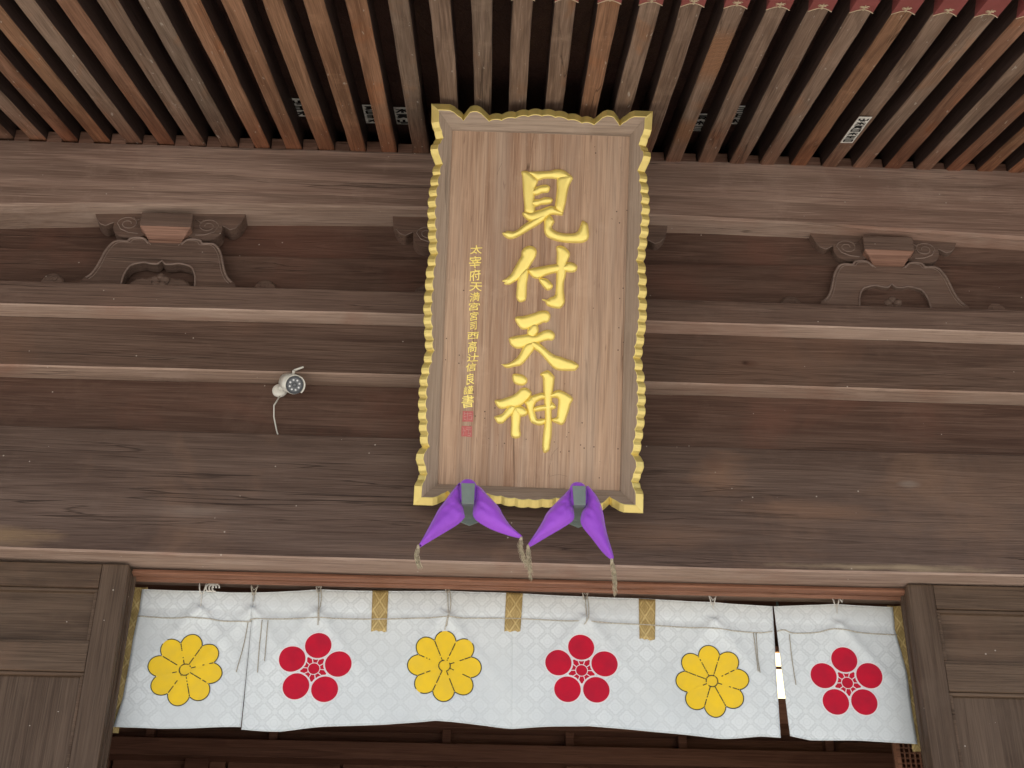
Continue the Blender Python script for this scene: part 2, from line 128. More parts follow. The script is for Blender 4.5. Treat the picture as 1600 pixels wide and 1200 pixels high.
def wood(name, dark, mid, light, axis=0, rings=.35, stain=None, stain_amt=.0, dust=.5, rough=.62, seed=0.0, hue=None, grey=None, specks=True, ringscale=1.0, spots=(), gain=1.0, tone=(1.04, .885, .825)):
    dark, mid, light = [tuple(c_*gain*w_ for c_, w_ in zip(col_, tone)) for col_ in (dark, mid, light)]
    t = NT(name)
    v, raw, rnd = t.coords(seed)
    k = [9.0, 9.0, 9.0]; k[axis] = .55
    lo = t.scaled(v, *k)
    k = [110.0, 110.0, 110.0]; k[axis] = 3.0
    fine = t.scaled(v, *k)
    k = [26.0*ringscale]*3; k[axis] = 1.1*ringscale
    ringv = t.scaled(v, *k)
    n1 = t.noise(lo, 1.0, 7, .6, .7)
    n2 = t.noise(fine, 1.0, 3, .6, .3)
    # growth rings: contour lines of a stretched noise field
    rf = t.noise(t.scaled(v, *[x*.22 for x in k]), 1.0, 2, .45, .4)
    rings_ = t.math('FRACT', t.math('MULTIPLY', rf, 15.0))
    rings_ = t.ramp(rings_, [(0.0, 0.1), (.5, .35), (.84, 1.0), (.95, .9), (1.0, 0.1)])
    kk = [230.0]*3; kk[axis] = 4.5
    hair = t.noise(t.scaled(v, *kk), 1.0, 2, .55, .15)
    n3 = t.noise(ringv, 1.0, 6, .7, .2)
    patch = t.noise(v, 1.7, 5, .6, .5)
    c = t.mix(t.ramp(n1, [(.32, 0.0), (.68, 1.0)]), dark, mid)
    c = t.mix(t.math('MULTIPLY', t.ramp(n3, [(.45, 0.0), (.75, 1.0)]), .55), c, light)
    c = t.mix(t.math('MULTIPLY', rings_, rings*1.35), c, tuple(x*.62 for x in dark))
    c = t.mix(t.math('MULTIPLY', t.ramp(n2, [(.4, 1.0), (.6, 0.0)]), .16), c, tuple(x*.6 for x in dark))
    c = t.mix(t.math('MULTIPLY', t.ramp(n2, [(.58, 0.0), (.8, 1.0)]), .28), c, light)
    big = t.noise(t.scaled(v, *[(.5 if i == axis else 4.5) for i in range(3)]), 1.0, 4, .55, .6)
    c = t.mix(t.math('MULTIPLY', t.ramp(big, [(.42, 0.0), (.66, 1.0)]), .5), c, tuple(m_*.45+l_*.55 for m_, l_ in zip(mid, light)))
    c = t.mix(t.math('MULTIPLY', t.ramp(big, [(.30, 1.0), (.46, 0.0)]), .35), c, dark)
    c = t.mix(t.math('MULTIPLY', t.ramp(hair, [(.34, 1.0), (.50, 0.0)]), .42), c, tuple(x*.55 for x in dark))
    c = t.mix(t.math('MULTIPLY', t.ramp(hair, [(.56, 0.0), (.72, 1.0)]), .30), c, light)
    if hue is not None:      # board to board difference of colour
        c = t.mix(t.math('MULTIPLY', t.ramp(rnd, [(0.0, 0.0), (1.0, 1.0)]), .8), c, t.mix(1.0, c, hue, 'MULTIPLY'))
    if stain is not None:
        sm = t.ramp(patch, [(.52, 0.0), (.70, 1.0)])
        c = t.mix(t.math('MULTIPLY', sm, stain_amt), c, stain)
    d = t.ramp(t.noise(v, 5.5, 6, .7), [(.55, 0.0), (.8, 1.0)])
    c = t.mix(t.math('MULTIPLY', d, dust*.5), c, light)
    kk = [11.0]*3; kk[axis] = .30
    cn = t.noise(t.scaled(v, *kk), 1.0, 4, .5, .35)
    cl = t.math('ABSOLUTE', t.math('SUBTRACT', cn, .5))
    cm = t.ramp(t.noise(t.scaled(v, *[x*.35 for x in kk]), 1.7, 3, .6), [(.50, 0.0), (.60, 1.0)])
    crack = t.math('MULTIPLY', t.math('MULTIPLY', t.ramp(cl, [(.0015, 1.0), (.006, 0.0)]), cm), .75)
    c = t.mix(crack, c, tuple(x*.25 for x in dark))
    if specks:
        vo = t.n('ShaderNodeTexVoronoi'); vo.inputs['Scale'].default_value = 17.0
        t.l(v, vo.inputs['Vector'])
        sp = t.math('MULTIPLY', t.math('LESS_THAN', vo.outputs['Distance'], .055), t.math('GREATER_THAN', t.noise(v, 2.3, 3), .52))
        c = t.mix(t.math('MULTIPLY', sp, .6), c, (.52, .46, .40))
    for (px_, py_, pz_, sx_, sz_, col_, am_) in spots:      # stains and knots that sit at one place on this timber
        sb = t.n('ShaderNodeVectorMath', operation='SUBTRACT'); t.l(raw, sb.inputs[0]); sb.inputs[1].default_value = (px_, py_, pz_)
        ln_ = t.n('ShaderNodeVectorMath', operation='LENGTH'); t.l(t.scaled(sb.outputs[0], 1/sx_, 0.0, 1/sz_), ln_.inputs[0])
        dd_ = t.math('ADD', ln_.outputs['Value'], t.math('MULTIPLY', t.math('SUBTRACT', t.noise(t.scaled(v, 2, 9, 9), 1.3, 5, .7), .5), 2.4))
        c = t.mix(t.math('MULTIPLY', t.ramp(dd_, [(.15, 1.0), (1.25, 0.0)]), am_), c, col_)
    t.l(c, t.b.inputs['Base Color'])
    t.b.inputs['Roughness'].default_value = rough
    t.b.inputs['Specular IOR Level'].default_value = .16
    h = t.math('ADD', t.math('MULTIPLY', n2, .5), t.math('ADD', t.math('MULTIPLY', rings_, .25), n1))
    h = t.math('ADD', h, t.math('MULTIPLY', hair, .45))
    h = t.math('SUBTRACT', h, t.math('MULTIPLY', crack, 1.2))
    t.bump(h, .5, .006)
    return t

def plain(name, col, rough=.5, metal=0.0, var=.12, scale=8.0, bump=.0, col2=None):
    t = NT(name); v, raw, rnd = t.coords()
    n = t.noise(v, scale, 5, .6)
    c2 = col2 or tuple(x*(1-var*2) for x in col)
    t.l(t.mix(t.ramp(n, [(.35, 0.0), (.65, 1.0)]), c2, col), t.b.inputs['Base Color'])
    t.b.inputs['Roughness'].default_value = rough; t.b.inputs['Metallic'].default_value = metal
    if rough >= .8: t.b.inputs['Specular IOR Level'].default_value = .15
    if bump: t.bump(t.noise(v, scale*4, 4), bump, .004)
    return t

# stains, bleached smears and a knot, at their places along the timbers (x, y, z, half width, half height, colour, amount)
LINTEL_SPOTS = [(1.00, 0, 4.22, .13, .11, (.22, .125, .08), .55), (1.35, 0, 4.07, .34, .05, (.22, .125, .08), .45), (.75, 0, 3.94, .35, .07, (.20, .115, .075), .4),
                (-1.0, 0, 4.00, .20, .03, (.24, .19, .16), .35), (.98, 0, 4.27, .05, .05, (.10, .055, .04), .5), (-1.75, 0, 3.87, .22, .05, (.26, .17, .095), .6),
                (1.6, 0, 3.84, .55, .018, (.34, .26, .17), .7), (.1, 0, 3.86, .5, .02, (.20, .125, .09), .4), (1.75, 0, 4.20, .05, .02, (.30, .25, .215), .35)]
BOARD_SPOTS = []
TIE_SPOTS = [(1.14, 0, 4.727, .020, .014, (.012, .006, .005), 1.0), (1.155, 0, 4.725, .05, .022, (.09, .045, .03), .7)]
D1, M1, L1 = (.125, .090, .074), (.205, .155, .130), (.34, .28, .24)
W_beam = wood('aged_cedar', D1, M1, L1, 0, stain=(.19, .115, .085), stain_amt=.4, gain=.72).m
W_purlin = wood('aged_purlin_cedar', D1, M1, L1, 0, stain=(.22, .13, .10), stain_amt=.4, rings=.5, ringscale=.42, gain=1.75, tone=(1.02, .91, .855)).m
W_tie = wood('tie_beam_cedar', (.098, .070, .057), (.155, .115, .094), (.26, .21, .175), 0, stain=(.19, .105, .07), stain_amt=.45, spots=TIE_SPOTS, gain=.88).m
W_under = wood('weathered_ground_lit_cedar', (.25, .20, .165), (.37, .315, .27), (.52, .48, .435), 0, rings=.3, stain=(.26, .13, .09), stain_amt=.5, hue=(1.0, .97, .93)).m  # weathered undersides, paled further to put ground bounce into the colour
W_lintel = wood('aged_lintel_cedar', (.105, .077, .064), (.160, .122, .102), (.26, .215, .185), 0, stain=(.22, .13, .085), stain_amt=.5, rings=.28, spots=LINTEL_SPOTS, gain=.74).m
W_kamoi = wood('reddish_cedar', (.19, .095, .060), (.30, .165, .108), (.44, .28, .20), 0, rings=.3, specks=False).m
W_board = wood('dark_wall_board', (.105, .068, .054), (.160, .110, .088), (.26, .20, .165), 0, rings=.4, stain=(.19, .085, .060), stain_amt=.4, spots=BOARD_SPOTS, gain=.84).m
W_carve = wood('carved_cedar', (.130, .098, .082), (.190, .147, .124), (.29, .24, .205), 0, rings=.3, stain=(.21, .12, .085), stain_amt=.4, gain=.86).m
W_rim = wood('dusty_moulding', (.20, .165, .145), (.30, .255, .225), (.42, .375, .34), 0, rings=.1, specks=False, gain=.85).m
W_block = wood('reddish_block', (.19, .115, .085), (.29, .185, .14), (.40, .29, .235), 0, rings=.5).m
W_door_h = wood('door_rail_wood', (.098, .072, .056), (.150, .114, .090), (.24, .195, .16), 0, stain=(.17, .10, .065), stain_amt=.5, rings=.3, gain=.72, tone=(1.04, .88, .745)).m
W_door_v = wood('door_stile_wood', (.092, .068, .053), (.142, .108, .087), (.23, .19, .158), 2, stain=(.14, .10, .075), stain_amt=.4, rings=.25, gain=.68, tone=(1.04, .88, .745)).m
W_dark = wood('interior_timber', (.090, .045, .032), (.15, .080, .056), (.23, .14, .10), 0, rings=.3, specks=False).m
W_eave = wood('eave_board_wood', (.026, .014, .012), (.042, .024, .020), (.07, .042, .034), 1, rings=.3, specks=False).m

def rafter_material(name='rafter_wood', bold=False):
    t = wood(name, (.135, .100, .076), (.225, .176, .138), (.40, .34, .28), 1, rings=.45, dust=.8)
    v, raw, rnd = t.coords()
    old = t.b.inputs['Base Color'].links[0].from_socket
    tint = t.ramp(rnd, [(0.0, (.88, .92, .92)), (.20, (1.0, 1.0, .98)), (.38, (1.15, .93, .74)), (.56, (.98, .98, .96)), (.72, (1.0, .78, .66)), (.84, (1.2, .95, .76)), (1.0, (.9, .9, .88))])
    nd = t.t.nodes[-1]; nd.color_ramp.interpolation = 'CONSTANT'
    c = t.mix(1.0, old, tint, 'MULTIPLY')
    sep = t.n('ShaderNodeSeparateXYZ'); t.l(raw, sep.inputs[0])
    pn = t.noise(t.scaled(v, 5, 1.6, 5), 1.0, 4, .6)
    # the inner third never weathered and kept the red of the timber
    red = t.ramp(t.math('ADD', sep.outputs[1], t.math('MULTIPLY', pn, .9)), [(.50, 1.0), (1.35, 0.0)])
    c = t.mix(t.math('MULTIPLY', red, .7), c, t.mix(1.0, c, (.92, .62, .52), 'MULTIPLY'))
    po = t.ramp(t.noise(t.scaled(v, 6, 2.2, 6), 1.0, 4, .6, .5), [(.56, 0.0), (.70, 1.0)])
    c = t.mix(t.math('MULTIPLY', po, .6), c, t.mix(1.0, c, (1.3, .92, .62), 'MULTIPLY'))
    if bold:      # one rafter with a bold orange flame grain near its outer end and again near the wall
        wv = t.n('ShaderNodeTexWave', wave_type='RINGS'); wv.inputs['Scale'].default_value = 11.0; wv.inputs['Distortion'].default_value = 3.0; wv.inputs['Detail'].default_value = 2.0
        t.l(t.scaled(raw, 9.0, 2.4, 3.0), wv.inputs['Vector'])
        band = t.math('MAXIMUM', t.ramp(sep.outputs[1], [(.95, 0.0), (1.08, 1.0), (1.36, 1.0), (1.46, 0.0)]) if False else t.ramp(t.math('MULTIPLY', sep.outputs[1], .5), [(.46, 0.0), (.54, 1.0), (.68, 1.0), (.74, 0.0)]),
                      t.ramp(t.math('MULTIPLY', sep.outputs[1], .5), [(.10, 0.0), (.17, 1.0), (.24, 1.0), (.29, 0.0)]))
        c = t.mix(t.math('MULTIPLY', band, .75), c, t.mix(t.ramp(wv.outputs['Fac'], [(.25, 0.0), (.6, 1.0)]), (.10, .042, .022), (.36, .185, .095)))
    # scratches of pale lichen
    k = t.noise(t.scaled(v, 70, 16, 70), 1.0, 2, .5)
    c = t.mix(t.math('MULTIPLY', t.ramp(k, [(.70, 0.0), (.74, 1.0)]), .55), c, (.46, .42, .36))
    t.l(c, t.b.inputs['Base Color'])
    return t.m
W_raft = rafter_material()
W_raft_side = wood('shaded_rafter_side', (.040, .028, .026), (.062, .046, .042), (.10, .078, .07), 1, rings=.3, specks=False).m  # side faces darkened: shade between the rafters is put into the colour
W_raft_bold = rafter_material('bold_grain_rafter_wood', True)

def plaque_material():
    t = wood('plaque_board_wood', (.25, .165, .125), (.39, .290, .230), (.53, .44, .375), 2, rings=.20, dust=.8, rough=.55, specks=False, ringscale=1.2, gain=1.24, tone=(1.0, .885, .75))
    v, raw, rnd = t.coords()
    old = t.b.inputs['Base Color'].links[0].from_socket
    n = t.noise(t.scaled(v, 14, 14, 1.0), 1.0, 6, .65, .3)
    c = t.mix(t.math('MULTIPLY', t.ramp(n, [(.45, 0.0), (.68, 1.0)]), .45), old, (.40, .315, .25))
    n2 = t.noise(t.scaled(v, 60, 60, 9), 1.0, 3, .6)
    c = t.mix(t.math('MULTIPLY', t.ramp(n2, [(.28, 1.0), (.36, 0.0)]), .45), c, (.13, .075, .055))
    sep = t.n('ShaderNodeSeparateXYZ'); t.l(raw, sep.inputs[0])
    # rubbed orange wood along the lower edge and the left edge of the board
    lo = t.ramp(t.math('ADD', sep.outputs[2], t.math('MULTIPLY', n, .5)), [(4.26, 1.0), (4.46, 0.0)]) if False else None
    vo = t.n('ShaderNodeTexVoronoi'); vo.inputs['Scale'].default_value = 34.0; t.l(v, vo.inputs['Vector'])
    sp = t.math('MULTIPLY', t.math('LESS_THAN', vo.outputs['Distance'], .10), t.math('GREATER_THAN', t.noise(v, 3.1, 3), .57))
    c = t.mix(t.math('MULTIPLY', sp, .75), c, (.035, .022, .018))
    t.l(c, t.b.inputs['Base Color']); return t.m
W_plaque = plaque_material()
W_pframe = wood('plaque_frame_wood', (.27, .215, .18), (.37, .31, .27), (.49, .44, .40), 2, rings=.12, dust=.6, rough=.5, specks=False, tone=(1.0, .91, .80)).m
W_pframe_h = wood('plaque_frame_wood_level', (.27, .215, .18), (.37, .31, .27), (.49, .44, .40), 0, rings=.12, dust=.6, rough=.5, specks=False, tone=(1.0, .91, .80)).m

def gold_material(name, c1, c2, rough=.38, metal=.5):
    t = NT(name); v, raw, rnd = t.coords()
    n = t.noise(v, 9.0, 5, .6); n2 = t.noise(v, 120.0, 3, .6)
    c = t.mix(t.ramp(n, [(.3, 0.0), (.7, 1.0)]), c2, c1)
    c = t.mix(t.math('MULTIPLY', t.ramp(n2, [(.70, 0.0), (.78, 1.0)]), .35), c, (.30, .19, .06))
    t.l(c, t.b.inputs['Base Color']); t.b.inputs['Metallic'].default_value = metal
    t.l(t.math('ADD', t.math('MULTIPLY', n, .2), rough-.1), t.b.inputs['Roughness'])
    t.bump(n2, .12, .003)
    return t.m
M_gold = gold_material('gold_leaf', (.95, .80, .25), (.88, .70, .19))
M_edge = gold_material('gold_paint_edge', (.80, .65, .23), (.68, .53, .17), .34)
M_seal = plain('vermilion_seal', (.50, .13, .12), .6, var=.2, scale=60, col2=(.40, .10, .09)).m
M_sealcut = plain('seal_line', (.56, .30, .26), .7, scale=60).m

def cloth_white():
    t = NT('white_damask'); v, raw, rnd = t.coords()
    sep = t.n('ShaderNodeSeparateXYZ'); t.l(raw, sep.inputs[0])
    X, Z = sep.outputs[0], sep.outputs[2]
    S = 1/.0600
    u = t.math('MULTIPLY', t.math('ADD', X, Z), S*.7071); vv = t.math('MULTIPLY', t.math('SUBTRACT', Z, X), S*.7071)
    def cell(a, o): return t.math('SUBTRACT', t.math('FRACT', t.math('ADD', a, o)), .5)
    def radial(o):
        a, b = cell(u, o), cell(vv, o)
        return t.math('SQRT', t.math('ADD', t.math('MULTIPLY', a, a), t.math('MULTIPLY', b, b))), a, b
    d, a, b = radial(0.0)
    ang = t.math('ARCTAN2', a, b)
    pet = t.math('MULTIPLY', t.math('COSINE', t.math('MULTIPLY', ang, 8.0)), .018)
    dd = t.math('ADD', d, pet)
    r1 = t.ramp(dd, [(0.0, .9), (.04, .5), (.07, .95), (.19, .95), (.215, .45), (.25, .5), (.28, 1.0), (.6, 1.0)])
    d2, a2, b2 = radial(.5)
    pet2 = t.math('MULTIPLY', t.math('COSINE', t.math('MULTIPLY', t.math('ARCTAN2', a2, b2), 4.0)), .05)
    r2 = t.ramp(t.math('ADD', d2, pet2), [(0.0, .2), (.05, .55), (.12, .5), (.15, .0)])
    near = t.math('MINIMUM', t.math('SUBTRACT', .5, t.math('ABSOLUTE', a)), t.math('SUBTRACT', .5, t.math('ABSOLUTE', b)))
    scal = t.math('ADD', near, t.math('MULTIPLY', t.math('COSINE', t.math('MULTIPLY', ang, 12.0)), .018))
    lattice = t.ramp(scal, [(.02, .45), (.05, .0), (.115, .0), (.15, .75)])
    pat = t.math('MAXIMUM', t.math('MULTIPLY', lattice, r1), r2)
    big = t.ramp(t.noise(raw, 3.0, 3), [(.35, .25), (.6, 1.0)])  # pattern fades in random patches, imitating reflected light in the colour
    amt = t.math('MULTIPLY', pat, big)
    weave = t.noise(t.scaled(raw, 900, 900, 260), 1.0, 2)
    c = t.mix(amt, (.595, .63, .635), (.75, .79, .795))
    dirt = t.ramp(t.noise(raw, 1.6, 5, .6), [(.5, 0.0), (.8, 1.0)])
    c = t.mix(t.math('MULTIPLY', dirt, .2), c, (.64, .64, .57))
    t.l(c, t.b.inputs['Base Color'])
    t.l(t.math('SUBTRACT', .62, t.math('MULTIPLY', pat, .18)), t.b.inputs['Roughness'])
    t.b.inputs['Sheen Weight'].default_value = .25
    t.bump(t.math('ADD', t.math('MULTIPLY', weave, .4), pat), .10, .002)
    return t.m
M_cloth = cloth_white()
M_yellow = plain('yellow_print', (.87, .58, .03), .8, var=.04, scale=20, col2=(.80, .54, .045)).m
M_red = plain('crimson_print', (.55, .010, .034), .8, var=.1, scale=14, col2=(.43, .012, .035)).m
M_pale = plain('pale_print', (.80, .74, .75), .6, var=.03).m
M_black = plain('black_ink', (.02, .025, .015), .6, var=.2, scale=60).m

def brocade():
    t = NT('gold_brocade'); v, raw, rnd = t.coords()
    sep = t.n('ShaderNodeSeparateXYZ'); t.l(raw, sep.inputs[0])
    S = 1/.048
    p = t.math('PINGPONG', t.math('MULTIPLY', t.math('ADD', sep.outputs[0], t.math('MULTIPLY', sep.outputs[2], .62)), S), .5)
    q = t.math('PINGPONG', t.math('MULTIPLY', t.math('SUBTRACT', sep.outputs[0], t.math('MULTIPLY', sep.outputs[2], .62)), S), .5)
    k = t.math('MINIMUM', p, q)
    lines = t.ramp(k, [(.0, 1.0), (.07, .8), (.10, 0.0), (.2, .15), (.25, .6), (.30, .1)])
    n = t.noise(t.scaled(v, 300, 300, 60), 1.0, 3)
    c = t.mix(lines, (.40, .28, .10), (.62, .47, .20))
    c = t.mix(t.math('MULTIPLY', t.ramp(n, [(.35, 1.0), (.6, 0.0)]), .45), c, (.27, .18, .065))
    t.l(c, t.b.inputs['Base Color']); t.b.inputs['Roughness'].default_value = .5; t.b.inputs['Metallic'].default_value = .15
    t.bump(t.math('ADD', lines, n), .4, .004); return t.m
M_brocade = brocade()
M_cord = plain('hemp_cord', (.56, .52, .44), .8, var=.2, scale=150, bump=.2).m
M_thread = plain('tan_thread', (.42, .36, .27), .8, var=.2, scale=150).m
M_whitecord = plain('white_cord', (.74, .72, .67), .8, var=.1, scale=150).m

def purple():
    t = NT('purple_satin'); v, raw, rnd = t.coords()
    n = t.noise(v, 260.0, 3, .6); n1 = t.noise(v, 5.0, 4)
    c = t.mix(t.ramp(n1, [(.35, 0.0), (.65, 1.0)]), (.27, .044, .56), (.34, .064, .66))
    c = t.mix(t.math('MULTIPLY', n, .12), c, (.18, .03, .40))
    t.l(c, t.b.inputs['Base Color']); t.b.inputs['Roughness'].default_value = .55
    t.b.inputs['Sheen Weight'].default_value = .4
    fold = t.noise(t.scaled(v, 22, 22, 9), 1.0, 3, .5, .8)
    t.bump(t.math('ADD', t.math('MULTIPLY', n, .08), fold), .22, .015); return t.m
M_purple = purple()
M_tassel = plain('tarnished_gold_thread', (.62, .53, .36), .5, .1, var=.25, scale=90).m
M_iron = plain('painted_iron', (.20, .245, .225), .5, .1, var=.15, scale=14, bump=.1, col2=(.165, .20, .185)).m
M_camwhite = plain('white_plastic', (.76, .75, .69), .35, var=.05, scale=12).m
M_camdark = plain('dark_plastic', (.035, .04, .05), .25, var=.1).m
M_camgrey = plain('led_ring_grey', (.13, .14, .155), .2, .3, var=.1).m
M_led = plain('led_lens', (.75, .77, .80), .15, var=.02).m
M_lens = plain('camera_lens', (.12, .13, .15), .08, var=.02).m
M_cap = plain('red_painted_copper', (.27, .075, .070), .5, .1, var=.12, scale=12, bump=.1, col2=(.22, .058, .052)).m
M_capline = plain('cream_gilding', (.55, .44, .29), .5, .1, var=.15, scale=60).m
M_paper = plain('slip_paper', (.80, .78, .72), .85, var=.1, scale=30).m
M_paperink = plain('slip_ink', (.022, .020, .020), .8, var=.2, scale=40).m
M_slipline = plain('slip_faded', (.80, .78, .72), .85, var=.2, scale=40).m
M_stone = plain('paving_stone', (.40, .385, .36), .9, var=.12, scale=3, bump=.2).m
M_ground = plain('pale_gravel', (.40, .38, .345), .95, var=.15, scale=2, bump=.3).m
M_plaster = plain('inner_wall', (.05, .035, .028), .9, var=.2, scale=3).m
M_roof = plain('copper_roof', (.10, .13, .12), .6, .2, var=.2, scale=3).m

def glow():
    t = NT('lit_paper'); t.b.inputs['Base Color'].default_value = (.85, .75, .55, 1)
    t.b.inputs['Emission Color'].default_value = (1.0, .80, .42, 1); t.b.inputs['Emission Strength'].default_value = 1.3
    return t.m
M_glow = glow()

# ------------------------------------------------------------------ object helpers
def tag(o, label=None, cat=None, group=None, kind=None):
    for k, v in (('label', label), ('category', cat), ('group', group), ('kind', kind)):
        if v: o[k] = v
    return o
def empty(name, loc, label, cat, group=None):
    o = bpy.data.objects.new(name, None); COL.objects.link(o)
    o.location = loc; o.empty_display_size = .1
    return tag(o, label, cat, group)
def link(name, me, mats, parent=None, smooth=False):
    o = bpy.data.objects.new(name, me); COL.objects.link(o)
    if not isinstance(mats, (list, tuple)): mats = [mats]
    if not me.materials:
        for mm in mats: me.materials.append(mm)
    if parent:
        o.parent = parent
        if parent.parent is None and 'local_frame' not in parent: o.matrix_parent_inverse = Matrix.Translation(-Vector(parent.location))
    if smooth:
        me.polygons.foreach_set('use_smooth', [True]*len(me.polygons))
    return o
def mesh(name, vs, fs, mats, parent=None, smooth=False, mi=None, fix=True):
    me = bpy.data.meshes.new(name); me.from_pydata([tuple(v) for v in vs], [], fs)
    if mi: me.polygons.foreach_set('material_index', mi)
    me.update()
    if fix:
        bm = bmesh.new(); bm.from_mesh(me); bmesh.ops.recalc_face_normals(bm, faces=bm.faces); bm.to_mesh(me); bm.free()
    return link(name, me, mats, parent, smooth)
def bev(o, wdt=.004, seg=2):
    md = o.modifiers.new('edge', 'BEVEL'); md.width = wdt; md.segments = seg; md.limit_method = 'ANGLE'; md.angle_limit = R(40)
    md.harden_normals = False
    return o

class MB:
    def __init__(s): s.v = []; s.f = []; s.mi = []
    def add(s, vs, fs, mi=0):
        b = len(s.v); s.v += [tuple(v) for v in vs]; s.f += [tuple(b+i for i in f) for f in fs]; s.mi += [mi]*len(fs)
    def box(s, x0, x1, y0, y1, z0, z1, mi=0):
        s.add([(x0,y0,z0),(x1,y0,z0),(x1,y1,z0),(x0,y1,z0),(x0,y0,z1),(x1,y0,z1),(x1,y1,z1),(x0,y1,z1)],
              [(0,3,2,1),(4,5,6,7),(0,1,5,4),(1,2,6,5),(2,3,7,6),(3,0,4,7)], mi)
    def tube(s, pts, r, n=6, mi=0, taper=None):
        pts = [Vector(p) for p in pts]; rings = []
        prev = None
        for i, p in enumerate(pts):
            d = (pts[min(i+1, len(pts)-1)]-pts[max(i-1, 0)]).normalized()
            a = prev if prev is not None else (Vector((0, 1, 0)) if abs(d.y) < .9 else Vector((1, 0, 0)))
            a = (a-d*a.dot(d)).normalized(); b = d.cross(a); prev = a
            rr = r*(taper[i] if taper else 1.0)
            rings.append([p+(a*math.cos(2*math.pi*k/n)+b*math.sin(2*math.pi*k/n))*rr for k in range(n)])
        vs = [q for rg in rings for q in rg]; fs = []
        for i in range(len(pts)-1):
            for k in range(n):
                fs.append((i*n+k, i*n+(k+1) % n, (i+1)*n+(k+1) % n, (i+1)*n+k))
        fs.append(tuple(range(n))[::-1]); fs.append(tuple((len(pts)-1)*n+k for k in range(n)))
        s.add(vs, fs, mi)
    def revolve(s, prof, origin, axis, n=24, mi=0):
        """profile of (radius, distance along axis)"""
        ax = Vector(axis).normalized(); a = ax.orthogonal().normalized(); b = ax.cross(a); o = Vector(origin)
        vs = []; fs = []
        for r_, h in prof:
            for k in range(n):
                an = 2*math.pi*k/n
                vs.append(o+ax*h+(a*math.cos(an)+b*math.sin(an))*max(r_, 1e-5))
        for i in range(len(prof)-1):
            for k in range(n): fs.append((i*n+k, i*n+(k+1) % n, (i+1)*n+(k+1) % n, (i+1)*n+k))
        fs.append(tuple(range(n))[::-1]); fs.append(tuple((len(prof)-1)*n+k for k in range(n)))
        s.add(vs, fs, mi)
    def build(s, name, mats, parent=None, smooth=False):
        return mesh(name, s.v, s.f, mats, parent, smooth, s.mi)

def smooth_loop(pts, sub=3, closed=True):
    """Catmull-Rom through 2-D points"""
    P = [Vector(p) for p in pts]; n = len(P); out = []
    rng = range(n) if closed else range(n-1)
    for i in rng:
        g = (lambda j: P[j % n]) if closed else (lambda j: P[max(0, min(n-1, j))])
        p0, p1, p2, p3 = g(i-1), g(i), g(i+1), g(i+2)
        for k in range(sub):
            t = k/sub
            out.append(.5*((2*p1)+(p2-p0)*t+(2*p0-5*p1+4*p2-p3)*t*t+(3*p1-p0-3*p2+p3)*t**3))
    if not closed: out.append(P[-1])
    return out
def inside(pts, poly):
    x, y = pts[:, 0], pts[:, 1]; r = np.zeros(len(pts), bool); n = len(poly)
    for i in range(n):
        x1, y1 = poly[i]; x2, y2 = poly[(i+1) % n]
        if y1 == y2: continue
        c = ((y1 > y) != (y2 > y)) & (x < (x2-x1)*(y-y1)/(y2-y1)+x1)
        r ^= c
    return r
def edge_dist(pts, poly):
    d = np.full(len(pts), 1e9); n = len(poly)
    for i in range(n):
        a = poly[i]; b = poly[(i+1) % n]; ab = b-a; L = (ab**2).sum()+1e-12
        t = np.clip(((pts-a)@ab)/L, 0, 1)
        d = np.minimum(d, np.hypot(*(pts-(a+t[:, None]*ab)).T))
    return d
def fill(poly, step):
    """triangulated inside of a 2-D outline with interior points; returns points, triangles, distance to the outline"""
    poly = np.array([tuple(p) for p in poly], float)
    lo, hi = poly.min(0), poly.max(0)
    gx, gy = np.meshgrid(np.arange(lo[0], hi[0], step), np.arange(lo[1], hi[1], step))
    gx = gx+(np.arange(gx.shape[0]) % 2)[:, None]*step*.5
    g = np.stack([gx.ravel(), gy.ravel()], 1)
    g = g[inside(g, poly)]
    if len(g): g = g[edge_dist(g, poly) > step*.45]
    allp = np.vstack([poly, g]) if len(g) else poly
    r = delaunay_2d_cdt([Vector(p) for p in allp], [], [list(range(len(poly)))], 1, 1e-7)
    P = np.array([tuple(v) for v in r[0]]); F = [tuple(f) for f in r[2]]
    return P, F, edge_dist(P, poly)
def pillow(poly, step, H, wid):
    P, F, d = fill(poly, step)
    q = np.clip(d/wid, 0, 1)
    return P, F, H*np.sqrt(np.clip(1-(1-q)**2, 0, 1))
def poly_at(c, x, lim=2.6):
    x = max(-lim, min(lim, x)); return c[0]*x+c[1]*x*x+c[2]
XS = [-4.0+8.0*i/40 for i in range(41)]
def beam(name, prof, mats, mis, parent, xs=XS, warp=0.0015, sub=None):
    """a long timber along X; prof(x) gives its section as (y, z) points; mis one material per side"""
    rnd = random.Random(name); n = len(prof(0)); vs = []; fs = []; mi = []
    for x in xs:
        for (y, z) in prof(x): vs.append((x, y+rnd.uniform(-warp, warp), z+rnd.uniform(-warp, warp)*.5))
    for i in range(len(xs)-1):
        for k in range(n):
            fs.append((i*n+k, i*n+(k+1) % n, (i+1)*n+(k+1) % n, (i+1)*n+k)); mi.append(mis[k])
    fs.append(tuple(range(n))[::-1]); fs.append(tuple((len(xs)-1)*n+k for k in range(n))); mi += [0, 0]
    return mesh(name, vs, fs, mats, parent, False, mi)

